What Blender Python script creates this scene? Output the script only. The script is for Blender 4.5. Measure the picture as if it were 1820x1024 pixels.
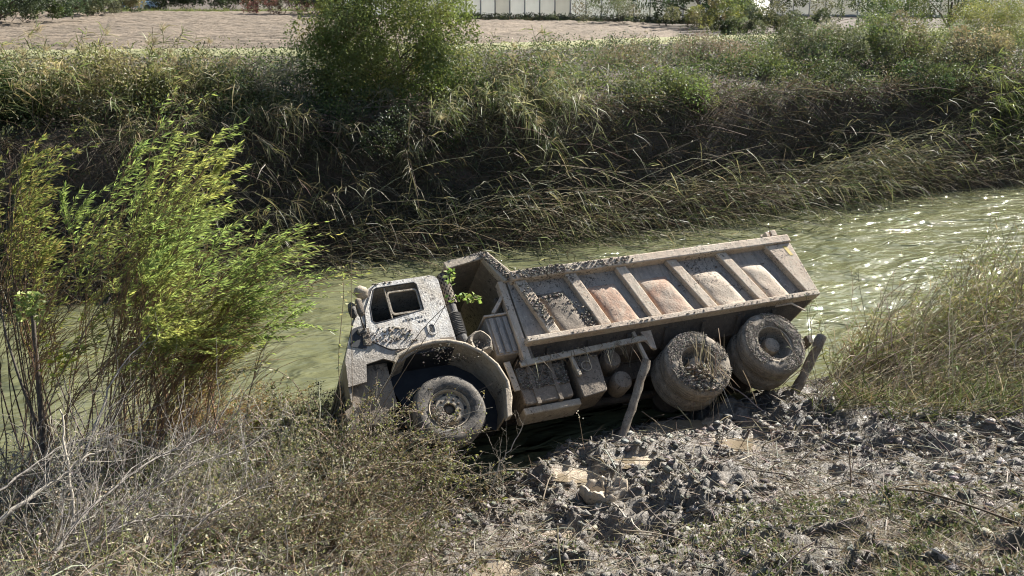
import bpy, bmesh, math
import numpy as np
from mathutils import Matrix, Vector

for o in list(bpy.data.objects): bpy.data.objects.remove(o)
SC = bpy.context.scene
COL = SC.collection
R = math.radians
# ------------------------------------------------------------------ camera
CAM_H = 6.2
F_PX = 1700.0                                   # focal length in pixels of the 1820 px wide photograph
PITCH = math.atan((512 + 30) / F_PX)
cd = bpy.data.cameras.new('camera'); cam = bpy.data.objects.new('camera', cd); COL.objects.link(cam)
cam.location = (0, 0, CAM_H); cam.rotation_euler = (math.pi / 2 - PITCH, 0, 0)
cd.sensor_width = 36; cd.lens = 36 * F_PX / 1820; cd.clip_start = .1; cd.clip_end = 2000
SC.camera = cam
# ------------------------------------------------------------------ sky and sun
SUN_EL, SUN_AZ = R(36.5), R(43)                   # azimuth measured from the view axis towards the right
w = bpy.data.worlds.new('World'); SC.world = w; w.use_nodes = True
nt = w.node_tree; nt.nodes.clear()
sky = nt.nodes.new('ShaderNodeTexSky'); sky.sky_type = 'NISHITA'; sky.sun_disc = False
sky.sun_elevation = SUN_EL; sky.sun_rotation = SUN_AZ
bg = nt.nodes.new('ShaderNodeBackground'); bg.inputs[1].default_value = .06
wo = nt.nodes.new('ShaderNodeOutputWorld')
nt.links.new(sky.outputs[0], bg.inputs[0]); nt.links.new(bg.outputs[0], wo.inputs[0])
sl = bpy.data.lights.new('sun', 'SUN'); sl.energy = 5.0; sl.angle = R(.5); sl.color = (1, .955, .88)
sun = bpy.data.objects.new('sun', sl); COL.objects.link(sun)
sdir = Vector((math.cos(SUN_EL) * math.sin(SUN_AZ), math.cos(SUN_EL) * math.cos(SUN_AZ), math.sin(SUN_EL)))
sun.rotation_euler = sdir.to_track_quat('Z', 'Y').to_euler(); sun.location = (20, 25, 30)
vs = SC.view_settings; vs.view_transform = 'Standard'; vs.look = 'None'; vs.gamma = 1; vs.exposure = 1.45
SC.cycles.max_bounces = 6; SC.cycles.diffuse_bounces = 3; SC.cycles.transmission_bounces = 4
SC.cycles.pixel_filter_type = 'BLACKMAN_HARRIS'; SC.cycles.filter_width = 1.1
SC.cycles.caustics_reflective = False; SC.cycles.caustics_refractive = False
rng = np.random.default_rng(11)
U = rng.uniform; NRM = rng.normal
def reseed(k): rng.bit_generator.state = np.random.default_rng(k).bit_generator.state
# ------------------------------------------------------------------ helpers
_f = np.array([0, math.cos(PITCH), -math.sin(PITCH)]); _u = np.array([0, math.sin(PITCH), math.cos(PITCH)])
def at(px, py, Y):
    """point of the place seen at a photo pixel, at a chosen distance Y"""
    d = _f + np.array([1., 0, 0]) * (px - 910) / F_PX + _u * (512 - py) / F_PX
    return np.array([0, 0, CAM_H]) + d * Y / d[1]
def hsh(ix, iy, s):
    n = (ix.astype(np.int64) * 374761393 + iy.astype(np.int64) * 668265263 + s * 69069) & 0x7fffffff
    n = ((n ^ (n >> 13)) * 1274126177) & 0x7fffffff
    return ((n ^ (n >> 16)) & 0xffff) / 65535.
def vnoise(x, y, s=0):
    x = np.asarray(x, float); y = np.asarray(y, float)
    ix = np.floor(x); iy = np.floor(y); fx = x - ix; fy = y - iy
    fx = fx * fx * (3 - 2 * fx); fy = fy * fy * (3 - 2 * fy)
    a = hsh(ix, iy, s); b = hsh(ix + 1, iy, s); c = hsh(ix, iy + 1, s); d = hsh(ix + 1, iy + 1, s)
    return (a * (1 - fx) + b * fx) * (1 - fy) + (c * (1 - fx) + d * fx) * fy
def fbm(x, y, s=0, oct=4, rough=.5):
    v = 0; a = 1; t = 0
    for i in range(oct):
        v = v + a * vnoise(x * 2 ** i + 17.3 * i, y * 2 ** i - 9.1 * i, s + i); t += a; a *= rough
    return v / t
def mesh_np(name, V, faces, col=None, smooth=False):
    """V (n,3); faces: list of int arrays (m,k)"""
    me = bpy.data.meshes.new(name)
    V = np.ascontiguousarray(V, np.float32); me.vertices.add(len(V)); me.vertices.foreach_set('co', V.ravel())
    faces = [f for f in faces if len(f)]
    lo = np.concatenate([f.ravel() for f in faces]).astype(np.int32)
    ks = np.concatenate([np.full(len(f), f.shape[1], np.int32) for f in faces])
    me.loops.add(len(lo)); me.loops.foreach_set('vertex_index', lo)
    me.polygons.add(len(ks)); st = np.zeros(len(ks), np.int32); st[1:] = np.cumsum(ks)[:-1]
    me.polygons.foreach_set('loop_start', st)
    if smooth: me.polygons.foreach_set('use_smooth', np.ones(len(ks), bool))
    me.update(calc_edges=True)
    if col is not None:
        at_ = me.color_attributes.new('col', 'FLOAT_COLOR', 'POINT')
        c = np.ones((len(V), 4), np.float32); c[:, :3] = np.clip(col, 0, 1); at_.data.foreach_set('color', c.ravel())
    return me
def link(name, me, mat=None, parent=None):
    o = bpy.data.objects.new(name, me); COL.objects.link(o)
    if mat is not None and me is not None:
        me.materials.clear(); me.materials.append(mat)
    if parent is not None:
        o.parent = parent
        if name in ('stems', 'canes', 'foliage', 'leaves', 'blades'): o['kind'] = 'stuff'
    return o
def tag(o, label=None, cat=None, group=None, kind=None):
    if label: o['label'] = label
    if cat: o['category'] = cat
    if group: o['group'] = group
    if kind: o['kind'] = kind
    return o
def empty(name, loc, label=None, cat=None, group=None):
    o = bpy.data.objects.new(name, None); COL.objects.link(o); o.location = [float(v) for v in loc]; o.empty_display_size = .2
    return tag(o, label, cat, group)
class Geo:
    """collects vertices / faces / colours, in world or local coordinates"""
    def __init__(s): s.V = []; s.F = {3: [], 4: []}; s.C = []; s.n = 0
    def add(s, V, F, C):
        V = np.asarray(V, float); s.V.append(V); s.F[F.shape[1]].append(F + s.n)
        s.C.append(np.broadcast_to(np.asarray(C, float), (len(V), 3))); s.n += len(V)
    def mesh(s, name, off=(0, 0, 0), smooth=False):
        V = np.concatenate(s.V) - np.asarray(off)
        fs = [np.concatenate(s.F[k]) for k in (3, 4) if s.F[k]]
        return mesh_np(name, V, fs, np.concatenate(s.C), smooth)
    def build(s, name, mat, parent=None, off=(0, 0, 0), smooth=False):
        if parent is not None: off = parent.location
        return link(name, s.mesh(name, off, smooth), mat, parent)
def unit(v): return v / np.maximum(np.linalg.norm(v, axis=-1, keepdims=True), 1e-9)
def rdir(n, zlo=-1, zhi=1):
    a = U(0, 2 * np.pi, n); z = U(zlo, zhi, n); r = np.sqrt(np.maximum(0, 1 - z * z))
    return np.stack([r * np.cos(a), r * np.sin(a), z], 1)
def pick(cols, n, jit=.18, wts=None):
    cols = np.array(cols, float); i = rng.choice(len(cols), n, p=None if wts is None else np.array(wts) / sum(wts))
    return cols[i] * (1 + NRM(0, jit, (n, 1))) * (1 + NRM(0, .06, (n, 3)))
def add_blades(g, P, D, L, W, droop, col, nseg=2):
    n = len(P); L = np.broadcast_to(L, n); W = np.broadcast_to(W, n); droop = np.broadcast_to(droop, n)
    side = unit(np.cross(D, rdir(n)))
    vs = []
    for k in range(nseg + 1):
        t = k / nseg
        c = P + D * (L * t)[:, None]; c[:, 2] -= droop * L * t * t
        hw = W * .5 * (1 - t ** 1.6) + W * .04 if k else W * .35
        vs += [c - side * np.reshape(hw, (-1, 1)) if k else c - side * (W * .35)[:, None], c + side * np.reshape(hw, (-1, 1)) if k else c + side * (W * .35)[:, None]]
    V = np.stack(vs, 1); m = 2 * (nseg + 1); base = np.arange(n) * m
    F = np.concatenate([np.stack([base + 2 * k, base + 2 * k + 1, base + 2 * k + 3, base + 2 * k + 2], 1) for k in range(nseg)])
    g.add(V.reshape(-1, 3), F, np.repeat(np.broadcast_to(col, (n, 3)), m, 0))
def add_leaves(g, P, D, L, W, col, fold=.25):
    n = len(P); L = np.broadcast_to(L, n)[:, None]; W = np.broadcast_to(W, n)[:, None]
    S = unit(np.cross(D, rdir(n))); N = np.cross(D, S)
    V = np.stack([P, P + D * L * .45 + S * W * .5 + N * W * fold, P + D * L, P + D * L * .45 - S * W * .5 + N * W * fold], 1)
    b = np.arange(n) * 4
    F = np.concatenate([np.stack([b, b + 1, b + 2], 1), np.stack([b, b + 2, b + 3], 1)])
    g.add(V.reshape(-1, 3), F, np.repeat(np.broadcast_to(col, (n, 3)), 4, 0))
def add_tubes(g, P, Rad, col, sides=3):
    n, k = P.shape[:2]; Rad = np.broadcast_to(Rad, (n, k))
    T = np.gradient(P, axis=1); T = unit(T)
    ref = np.tile(np.array([.31, .22, .1]), (n, 1)) + rdir(n) * .4
    A = unit(np.cross(T, ref[:, None])); B = np.cross(T, A)
    rings = []
    for s in range(sides):
        a = 2 * np.pi * s / sides; rings.append(P + (A * math.cos(a) + B * math.sin(a)) * Rad[..., None])
    V = np.stack(rings, 2).reshape(-1, 3); base = (np.arange(n) * k * sides)[:, None] + (np.arange(k - 1) * sides)[None]
    base = base.ravel()
    F = np.concatenate([np.stack([base + s, base + (s + 1) % sides, base + (s + 1) % sides + sides, base + s + sides], 1) for s in range(sides)])
    g.add(V, F, np.repeat(np.broadcast_to(col, (n, 3)), k * sides, 0))
def curves(B, D, L, G, k=6, jit=0.):
    t = np.linspace(0, 1, k)[None, :, None]; L = np.broadcast_to(L, len(B))[:, None, None]
    P = B[:, None] + D[:, None] * L * t + np.broadcast_to(G, B.shape)[:, None] * L * t * t
    if jit: P = P + np.cumsum(NRM(0, jit, P.shape) * (t > 0), 1) * L
    return P
def on_curves(P, m, t0=.2, t1=1.):
    n, k = P.shape[:2]; i = rng.integers(0, n, m); t = U(t0, t1, m) * (k - 1) * .999
    j = t.astype(int); f = (t - j)[:, None]
    a = P[i, j]; b = P[i, j + 1]
    return a * (1 - f) + b * f, unit(b - a), t / (k - 1), i
def add_lumps(g, P, S, col, squash=.65):
    """small rough clods: 8-sided octahedra with jitter"""
    n = len(P); base = np.array([(1, 0, 0), (0, 1, 0), (-1, 0, 0), (0, -1, 0), (.1, .1, 1), (0, 0, -1)], float)
    V = base[None] * (1 + NRM(0, .25, (n, 6, 1))) + NRM(0, .14, (n, 6, 3)); V[..., 2] *= squash
    a = U(0, 2 * np.pi, n); c, s = np.cos(a)[:, None], np.sin(a)[:, None]
    V = np.stack([V[..., 0] * c - V[..., 1] * s, V[..., 0] * s + V[..., 1] * c, V[..., 2]], -1) * np.reshape(S, (-1, 1, 1)) + P[:, None]
    t = np.array([(0, 1, 4), (1, 2, 4), (2, 3, 4), (3, 0, 4), (1, 0, 5), (2, 1, 5), (3, 2, 5), (0, 3, 5)])
    F = (np.arange(n) * 6)[:, None, None] + t[None]
    g.add(V.reshape(-1, 3), F.reshape(-1, 3), np.repeat(np.broadcast_to(col, (n, 3)), 6, 0))
# ------------------------------------------------------------------ materials
def new_mat(name):
    m = bpy.data.materials.new(name); m.use_nodes = True; n = m.node_tree; n.nodes.clear()
    return m, n, (lambda t, **k: _node(n, t, **k))
def _node(n, t, **k):
    nd = n.nodes.new(t)
    for a, b in k.items(): setattr(nd, a, b)
    return nd
def out(n, sh):
    o = n.nodes.new('ShaderNodeOutputMaterial'); n.links.new(sh, o.inputs[0])
def noise(n, vec, scale, detail=4, rough=.6, dist=0):
    t = n.nodes.new('ShaderNodeTexNoise'); t.inputs['Scale'].default_value = scale; t.inputs['Detail'].default_value = detail
    t.inputs['Roughness'].default_value = rough; t.inputs['Distortion'].default_value = dist
    if vec is not None: n.links.new(vec, t.inputs['Vector'])
    return t.outputs[0]
def ramp(n, fac, stops):
    r = n.nodes.new('ShaderNodeValToRGB'); e = r.color_ramp.elements
    while len(e) < len(stops): e.new(.5)
    for el, (p, c) in zip(e, stops): el.position = p; el.color = (*c, 1) if len(c) == 3 else c
    n.links.new(fac, r.inputs[0]); return r.outputs[0]
def mixc(n, fac, a, b, mode='MIX'):
    m = n.nodes.new('ShaderNodeMix'); m.data_type = 'RGBA'; m.blend_type = mode
    for v, i in ((fac, 0), (a, 6), (b, 7)):
        if hasattr(v, 'is_linked') or hasattr(v, 'links'): n.links.new(v, m.inputs[i])
        else: m.inputs[i].default_value = v if not isinstance(v, tuple) else (*v[:3], 1)
    return m.outputs[2]
def bumpn(n, h, strength=.5, dist=.02):
    b = n.nodes.new('ShaderNodeBump'); b.inputs['Strength'].default_value = strength; b.inputs['Distance'].default_value = dist
    n.links.new(h, b.inputs['Height']); return b.outputs[0]
def leaf_mat(name, trans=.4, gloss=.2, rough=.5, tint=(1.35, 1.4, .85)):
    m, n, N = new_mat(name)
    a = N('ShaderNodeAttribute', attribute_name='col')
    p = N('ShaderNodeBsdfPrincipled'); p.inputs['Roughness'].default_value = rough; p.inputs['Specular IOR Level'].default_value = gloss
    t = N('ShaderNodeBsdfTranslucent'); mx = N('ShaderNodeMixShader'); mx.inputs[0].default_value = trans
    tc = mixc(n, 1., a.outputs[0], tint, 'MULTIPLY')
    n.links.new(a.outputs[0], p.inputs['Base Color']); n.links.new(tc, t.inputs[0])
    n.links.new(p.outputs[0], mx.inputs[1]); n.links.new(t.outputs[0], mx.inputs[2]); out(n, mx.outputs[0]); return m
def stem_mat(name, rough=.75):
    m, n, N = new_mat(name); a = N('ShaderNodeAttribute', attribute_name='col'); g = N('ShaderNodeNewGeometry')
    p = N('ShaderNodeBsdfPrincipled'); p.inputs['Roughness'].default_value = rough; p.inputs['Specular IOR Level'].default_value = .25
    ns = noise(n, g.outputs['Position'], 38, 3); c = mixc(n, 1., a.outputs[0], ramp(n, ns, [(.3, (.6, .58, .55)), (.7, (1.25, 1.22, 1.2))]), 'MULTIPLY')
    n.links.new(c, p.inputs['Base Color']); n.links.new(bumpn(n, ns, .4, .01), p.inputs['Normal']); out(n, p.outputs[0]); return m
def grime_mat(name, base, dust, spot, dust_lo=.42, dust_hi=.62, spot_lo=.60, spot_hi=.68, rough=.75, sc=1., metallic=0, bump=.6):
    """painted or bare steel under dried mud: broad dust film, then small dark spatter"""
    m, n, N = new_mat(name); tc = N('ShaderNodeTexCoord'); v = tc.outputs['Object']
    p = N('ShaderNodeBsdfPrincipled'); p.inputs['Roughness'].default_value = rough; p.inputs['Metallic'].default_value = metallic
    big = noise(n, v, 2.6 * sc, 6, .65, .4); mid = noise(n, v, 11 * sc, 5, .7, .3); fine = noise(n, v, 42 * sc, 4, .7)
    c = mixc(n, ramp(n, big, [(dust_lo, (0, 0, 0)), (dust_hi, (1, 1, 1))]), base, dust)
    c = mixc(n, ramp(n, mid, [(.35, (0, 0, 0)), (.75, (.55, .55, .55))]), c, tuple(x * .72 for x in dust))
    st = N('ShaderNodeMapping'); st.inputs['Scale'].default_value = (9, 9, 1.1); n.links.new(v, st.inputs[0]); run = noise(n, st.outputs[0], 2.2 * sc, 4, .6)
    c = mixc(n, ramp(n, run, [(.5, (0, 0, 0)), (.68, (.65, .65, .65))]), c, tuple(x * .5 for x in dust))
    c = mixc(n, ramp(n, fine, [(spot_lo - .0, (0, 0, 0)), (spot_hi + .0, (1, 1, 1))]), c, spot)
    sp2 = noise(n, v, 17 * sc, 3, .55, 1.5); zone = noise(n, v, 1.4, 3, .6, .5); zs = N('ShaderNodeMath', operation='MULTIPLY_ADD'); n.links.new(zone, zs.inputs[0]); zs.inputs[1].default_value = .55; n.links.new(sp2, zs.inputs[2])
    c = mixc(n, ramp(n, zs.outputs[0], [(.90, (0, 0, 0)), (.95, (.92, .92, .92))]), c, spot)
    sp3 = noise(n, v, 23 * sc, 3, .6, 1.); c = mixc(n, ramp(n, sp3, [(.62, (0, 0, 0)), (.68, (.8, .8, .8))]), c, tuple(min(.62, x * 1.2) for x in dust))
    c = mixc(n, 1., c, ramp(n, mid, [(.25, (.72, .72, .72)), (.8, (1.18, 1.16, 1.12))]), 'MULTIPLY')
    n.links.new(c, p.inputs['Base Color'])
    hs = N('ShaderNodeMath', operation='ADD'); n.links.new(mid, hs.inputs[0]); n.links.new(fine, hs.inputs[1])
    n.links.new(bumpn(n, hs.outputs[0], bump, .015), p.inputs['Normal']); out(n, p.outputs[0]); return m
def sill_mud(m, z0, z1, mud):
    n = m.node_tree; p = next(q for q in n.nodes if q.type == 'BSDF_PRINCIPLED'); src = p.inputs['Base Color'].links[0].from_socket
    tc = n.nodes.new('ShaderNodeTexCoord'); sx = n.nodes.new('ShaderNodeSeparateXYZ'); n.links.new(tc.outputs['Object'], sx.inputs[0])
    ns = noise(n, tc.outputs['Object'], 5, 6, .7, .6); a = n.nodes.new('ShaderNodeMath'); a.operation = 'MULTIPLY_ADD'; n.links.new(ns, a.inputs[0]); a.inputs[1].default_value = .9; n.links.new(sx.outputs['Z'], a.inputs[2])
    mr = n.nodes.new('ShaderNodeMapRange'); mr.inputs['From Min'].default_value = z1 + .45; mr.inputs['From Max'].default_value = z0 + .45; n.links.new(a.outputs[0], mr.inputs[0])
    n.links.new(mixc(n, mr.outputs[0], src, mud), p.inputs['Base Color'])
def plain_mat(name, c, rough=.6, metallic=0):
    m, n, N = new_mat(name); tc = N('ShaderNodeTexCoord'); p = N('ShaderNodeBsdfPrincipled')
    p.inputs['Roughness'].default_value = rough; p.inputs['Metallic'].default_value = metallic
    ns = noise(n, tc.outputs['Object'], 9, 5)
    n.links.new(ramp(n, ns, [(.3, tuple(x * .7 for x in c)), (.7, tuple(min(1, x * 1.2) for x in c))]), p.inputs['Base Color']); out(n, p.outputs[0]); return m
M = {}
M['leaf'] = leaf_mat('leaf_green', .34, .2, .5, (1.25, 1.25, .95))
M['willow'] = leaf_mat('willow_leaf', .5, .3, .4, (1.45, 1.5, 1.1))
M['dryleaf'] = leaf_mat('leaf_dry', .25, .15, .7, (1.15, 1.08, .95))
M['stem'] = stem_mat('stem_bark')
M['cab'] = grime_mat('dusty_white_paint', (.70, .685, .645), (.53, .46, .36), (.085, .07, .055), .45, .66, .60, .66, .5)
sill_mud(M['cab'], 1.25, 1.75, (.22, .185, .145))
M['bed'] = grime_mat('dusty_bed_steel', (.56, .43, .315), (.63, .53, .41), (.11, .085, .065), .40, .62, .62, .68, .8)
M['panel'] = grime_mat('bed_side_panel', (.33, .29, .25), (.46, .395, .32), (.09, .075, .06), .42, .66, .62, .7, .75)
M['bulge'] = grime_mat('rusty_bulged_panel', (.46, .25, .155), (.52, .42, .32), (.12, .085, .065), .40, .60, .61, .68, .8)
M['under'] = grime_mat('muddy_underside', (.085, .07, .055), (.16, .13, .10), (.04, .034, .028), .42, .7, .6, .7, .85)
M['tank'] = grime_mat('muddy_tank', (.19, .15, .11), (.30, .245, .185), (.06, .05, .04), .42, .7, .6, .7, .8)
M['rubber'] = grime_mat('muddy_rubber', (.075, .07, .065), (.27, .235, .19), (.07, .06, .05), .46, .66, .6, .7, .85, 1.6)
M['rubber2'] = grime_mat('mud_caked_rubber', (.21, .175, .135), (.39, .34, .27), (.06, .05, .04), .36, .6, .56, .66, .9, 1.6, bump=1.)
M['mudpaint'] = grime_mat('fender_dust', (.40, .335, .25), (.5, .43, .335), (.10, .085, .065), .4, .6, .62, .7, .85)
M['dark'] = plain_mat('dark_interior', (.028, .03, .034), .7)
M['blackp'] = grime_mat('black_plastic', (.05, .05, .05), (.2, .175, .14), (.04, .035, .03), .45, .7, .6, .7, .7)
M['yellow'] = plain_mat('faded_yellow_paint', (.5, .36, .07), .6)
M['wood'] = grime_mat('muddy_timber', (.22, .165, .115), (.36, .315, .25), (.07, .055, .04), .42, .65, .58, .68, .9, 2.)
M['bag'] = plain_mat('white_plastic', (.72, .74, .76), .4)
def mud_mat():
    m, n, N = new_mat('churned_mud'); a = N('ShaderNodeAttribute', attribute_name='col'); g = N('ShaderNodeNewGeometry'); v = g.outputs['Position']
    p = N('ShaderNodeBsdfPrincipled'); p.inputs['Specular IOR Level'].default_value = .5
    n1 = noise(n, v, 9, 6, .7, .5); n2 = noise(n, v, 30, 5, .75)
    c = mixc(n, 1., a.outputs[0], ramp(n, n1, [(.28, (.55, .52, .5)), (.55, (1, 1, 1)), (.78, (1.3, 1.28, 1.24))]), 'MULTIPLY')
    c = mixc(n, 1., c, ramp(n, n2, [(.3, (.6, .58, .56)), (.65, (1.15, 1.14, 1.12))]), 'MULTIPLY')
    n.links.new(c, p.inputs['Base Color'])
    n.links.new(ramp(n, n1, [(.35, (.26, .26, .26)), (.62, (.75, .75, .75))]), p.inputs['Roughness'])
    s = N('ShaderNodeMath', operation='ADD'); n.links.new(n1, s.inputs[0]); n.links.new(n2, s.inputs[1])
    n.links.new(bumpn(n, s.outputs[0], .8, .05), p.inputs['Normal']); out(n, p.outputs[0]); return m
M['mud'] = mud_mat()
def water_mat():
    m, n, N = new_mat('murky_water'); g = N('ShaderNodeNewGeometry'); mp = N('ShaderNodeMapping'); mp.vector_type = 'TEXTURE'
    mp.inputs['Rotation'].default_value = (0, 0, R(27)); mp.inputs['Scale'].default_value = (2.1, 1, 1)
    n.links.new(g.outputs['Position'], mp.inputs[0]); v = mp.outputs[0]
    p = N('ShaderNodeBsdfPrincipled'); p.inputs['Roughness'].default_value = .03; p.inputs['IOR'].default_value = 1.33
    big = noise(n, v, .5, 4, .55, .8)
    n.links.new(ramp(n, big, [(.3, (.112, .118, .06)), (.7, (.155, .156, .084))]), p.inputs['Base Color'])
    b1 = noise(n, v, .7, 2, .5, 1.); b2 = noise(n, v, 2.1, 2, .5, .8); b3 = noise(n, v, 6.5, 2, .5, .6)
    nb = bumpn(n, b1, .8, .5)
    bb = N('ShaderNodeBump'); bb.inputs['Strength'].default_value = .85; bb.inputs['Distance'].default_value = .27; n.links.new(b2, bb.inputs['Height']); n.links.new(nb, bb.inputs['Normal'])
    b4 = N('ShaderNodeBump'); b4.inputs['Strength'].default_value = .7; b4.inputs['Distance'].default_value = .05; n.links.new(b3, b4.inputs['Height']); n.links.new(bb.outputs[0], b4.inputs['Normal'])
    n.links.new(b4.outputs[0], p.inputs['Normal']); out(n, p.outputs[0]); return m
M['water'] = water_mat()
def soil_mat(name, c, sc, furrow=False):
    m, n, N = new_mat(name); g = N('ShaderNodeNewGeometry'); v = g.outputs['Position']; p = N('ShaderNodeBsdfPrincipled'); p.inputs['Roughness'].default_value = .9
    a = noise(n, v, sc, 6, .7); b = noise(n, v, sc * .07, 3)
    cc = ramp(n, a, [(.3, tuple(x * .55 for x in c)), (.52, c), (.75, tuple(x * 1.35 for x in c))])
    cc = mixc(n, 1., cc, ramp(n, b, [(.3, (.8, .78, .76)), (.7, (1.15, 1.12, 1.1))]), 'MULTIPLY')
    n.links.new(cc, p.inputs['Base Color']); n.links.new(bumpn(n, a, .9, .12), p.inputs['Normal']); out(n, p.outputs[0]); return m
M['soil'] = soil_mat('bank_soil', (.10, .078, .056), 6)
M['field'] = soil_mat('ploughed_soil', (.185, .147, .104), 2.6)
M['verge'] = soil_mat('mown_verge', (.26, .26, .12), 5)

# ------------------------------------------------------------------ terrain
SNX = [-60, -14, -9, -6.5, -5, -3.6, -2.4, -1.6, -1.1, -.5, 0, .7, 1.6, 3, 4.5, 6, 7.6, 10.4, 16, 30, 90]
SNY = [-14, 7.6, 10.2, 11.2, 11.7, 12.3, 12.6, 12.1, 11.1, 10.35, 10.9, 11.7, 12.5, 13.3, 14.0, 15.0, 16.4, 18.4, 22, 29, 58]
SFX = [-90, -40, -20, -12, -8, -4.5, 0, 4.4, 10, 16.7, 30, 90]
SFY = [-16, 6, 14, 17.2, 19, 21.2, 22.8, 25, 28.2, 30.7, 36, 62]
def sn(x): return np.interp(x, SNX, SNY)
def sf(x): return np.interp(x, SFX, SFY)
def hgt(x, y):
    dn = (sn(x) - y) * .87; df = (y - sf(x)) * .88
    a = np.interp(dn, [-4, -1, 0, .5, 2, 4, 6, 8, 11, 60], [-1.5, -.5, 0, .14, .38, 1.0, 2.0, 3.1, 4.4, 4.5])
    b = np.interp(df, [-4, -1, 0, .4, 1.5, 2.3, 4.2, 6.5, 9, 600], [-1.5, -.5, 0, .3, .7, 2.8, 3.3, 3.5, 3.6, 3.6])
    return np.maximum(a, b)
def bank(x, df):
    y = sf(x) + df / .88; return np.stack([x, y, hgt(x, y)], 1)
def near(x, y): return np.stack([x, y, hgt(x, y)], 1)
def gridmesh(name, xs, ys, hf, mat, colf=None, smooth=True):
    X, Y = np.meshgrid(xs, ys); Z = hf(X, Y); V = np.stack([X, Y, Z], -1).reshape(-1, 3)
    nx, ny = len(xs), len(ys); i = (np.arange(ny - 1)[:, None] * nx + np.arange(nx - 1)[None]).ravel()
    F = np.stack([i, i + 1, i + 1 + nx, i + nx], 1)
    c = colf(X, Y, Z).reshape(-1, 3) if colf else None
    return link(name, mesh_np(name, V, [F], c, smooth), mat)
MX0, MX1, MY0, MY1 = -8.5, 12.5, 4.4, 19.
def gh(x, y):
    h = hgt(x, y) + (fbm(x * .9, y * .9, 3) - .5) * .22 * np.clip((40 - y) / 6, .1, 1)
    inside = np.clip(np.minimum.reduce([x - MX0, MX1 - x, y - MY0, MY1 - y]) / .4, 0, 1)
    return h - .45 * inside * (y < sn(x) + 4)
xs = np.concatenate([[-900, -300, -120, -70], np.arange(-45, 60.1, .5), [75, 120, 300, 900]])
ys = np.concatenate([[-60, -20], np.arange(-8, 60, .5), [65, 75, 90, 120, 200, 400, 900]])
tag(gridmesh('ground', xs, ys, gh, M['soil']), kind='structure')
# near bank: churned mud, 4 cm relief
MB_ = [(1.54, 11.25, .9, .22), (.6, 11.0, .55, .16), (2.6, 11.6, .7, .16), (2.3, 10.2, .8, .15), (3.6, 12.5, .8, .12), (4.7, 12.2, .9, .2), (1.0, 9.1, .5, -.3), (.2, 8.6, .6, .15), (5.5, 11, 1, .2), (3.9, 9.6, .6, -.16), (1.75, 8.9, .35, -.25)]
SILT = [(.77, 10.66, .42, .22), (1.6, 10.72, .42, .18), (2.95, 11.3, .4, .25), (-.1, 8.4, .4, .2), (1.6, 8.75, .3, .2), (2.4, 11.9, .7, .35), (.5, 9.4, .3, .15)]
def silt(x, y):
    m = 0
    wx = x + (fbm(x * 3, y * 3, 70) - .5) * .5; wy = y + (fbm(x * 3, y * 3, 80) - .5) * .4
    for cx, cy, rx, ry in SILT: m = np.maximum(m, np.clip(1.6 - 1.6 * np.hypot((wx - cx) / rx, (wy - cy) / ry), 0, 1))
    return np.minimum(m * 1.8, 1)
def mudh(x, y):
    h = hgt(x, y)
    for cx, cy, s, a in MB_: h = h + a * np.exp(-((x - cx) ** 2 + (y - cy) ** 2) / (s * s))
    return h
def mudz(x, y):
    r1 = 1 - np.abs(2 * fbm(x * 2.1, y * 2.1, 21, 3) - 1); r2 = fbm(x * 6.5 + 3 * vnoise(x, y, 5), y * 6.5, 31, 3); r3 = vnoise(x * 17, y * 17, 41)
    r4 = 1 - np.abs(2 * vnoise(x * 9 + 4 * vnoise(x * 2, y * 2, 7), y * 9, 43) - 1)
    det = (r1 - .6) * .22 + (r2 - .5) * .27 + (r3 - .5) * .08 + (r4 - .5) * .07
    amp = np.clip(fbm(x * .55 + 3, y * .55, 87, 3) * 3.2 - .7, .5, 1.25) * (1 - .93 * silt(x, y)) * np.clip((mudh(x, y) + .25) * 3, .15, 1)
    s_ = silt(x, y); lev = 0; tw_ = 1e-6
    for cx, cy, rx, ry in SILT:
        k_ = np.exp(-(((x - cx) / rx) ** 2 + ((y - cy) / ry) ** 2)); lev = lev + k_ * mudh(np.array(cx), np.array(cy)); tw_ = tw_ + k_
    base = mudh(x, y); base = base * (1 - s_ * .9) + (lev / tw_ - .035) * s_ * .9
    edge = np.clip(np.minimum.reduce([x - MX0, MX1 - x, y - MY0, MY1 - y]) / .5, 0, 1)
    return base + det * amp - .75 * (1 - edge)
def mudcol(x, y, z):
    s = silt(x, y)[..., None]; a = fbm(x * 1.1, y * 1.1, 51)[..., None]; wet = np.clip(1 - (hgt(x, y)[..., None]) / .22, 0, 1)
    base = np.array([.25, .228, .195]) * (1 - a * .5) + np.array([.18, .147, .11]) * a * .5
    damp = np.clip((fbm(x * .8 + 9, y * .8, 57, 4)[..., None] - .5) * 5, 0, 1); base = base * (1 - .62 * wet) * (1 - .5 * damp); c = base * (1 - s) + np.array([.50, .41, .295]) * s
    veg = np.clip((8.8 - y + (x < -.6) * 3 + (fbm(x, y, 61) - .5) * 2) / 1.4, 0, 1)[..., None]
    return c * (1 - veg * .45) + np.array([.13, .105, .07]) * veg * .45
tag(gridmesh('mud_bank', np.arange(MX0, MX1, .038), np.arange(MY0, MY1, .04), mudz, M['mud'], mudcol), kind='structure')
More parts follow.
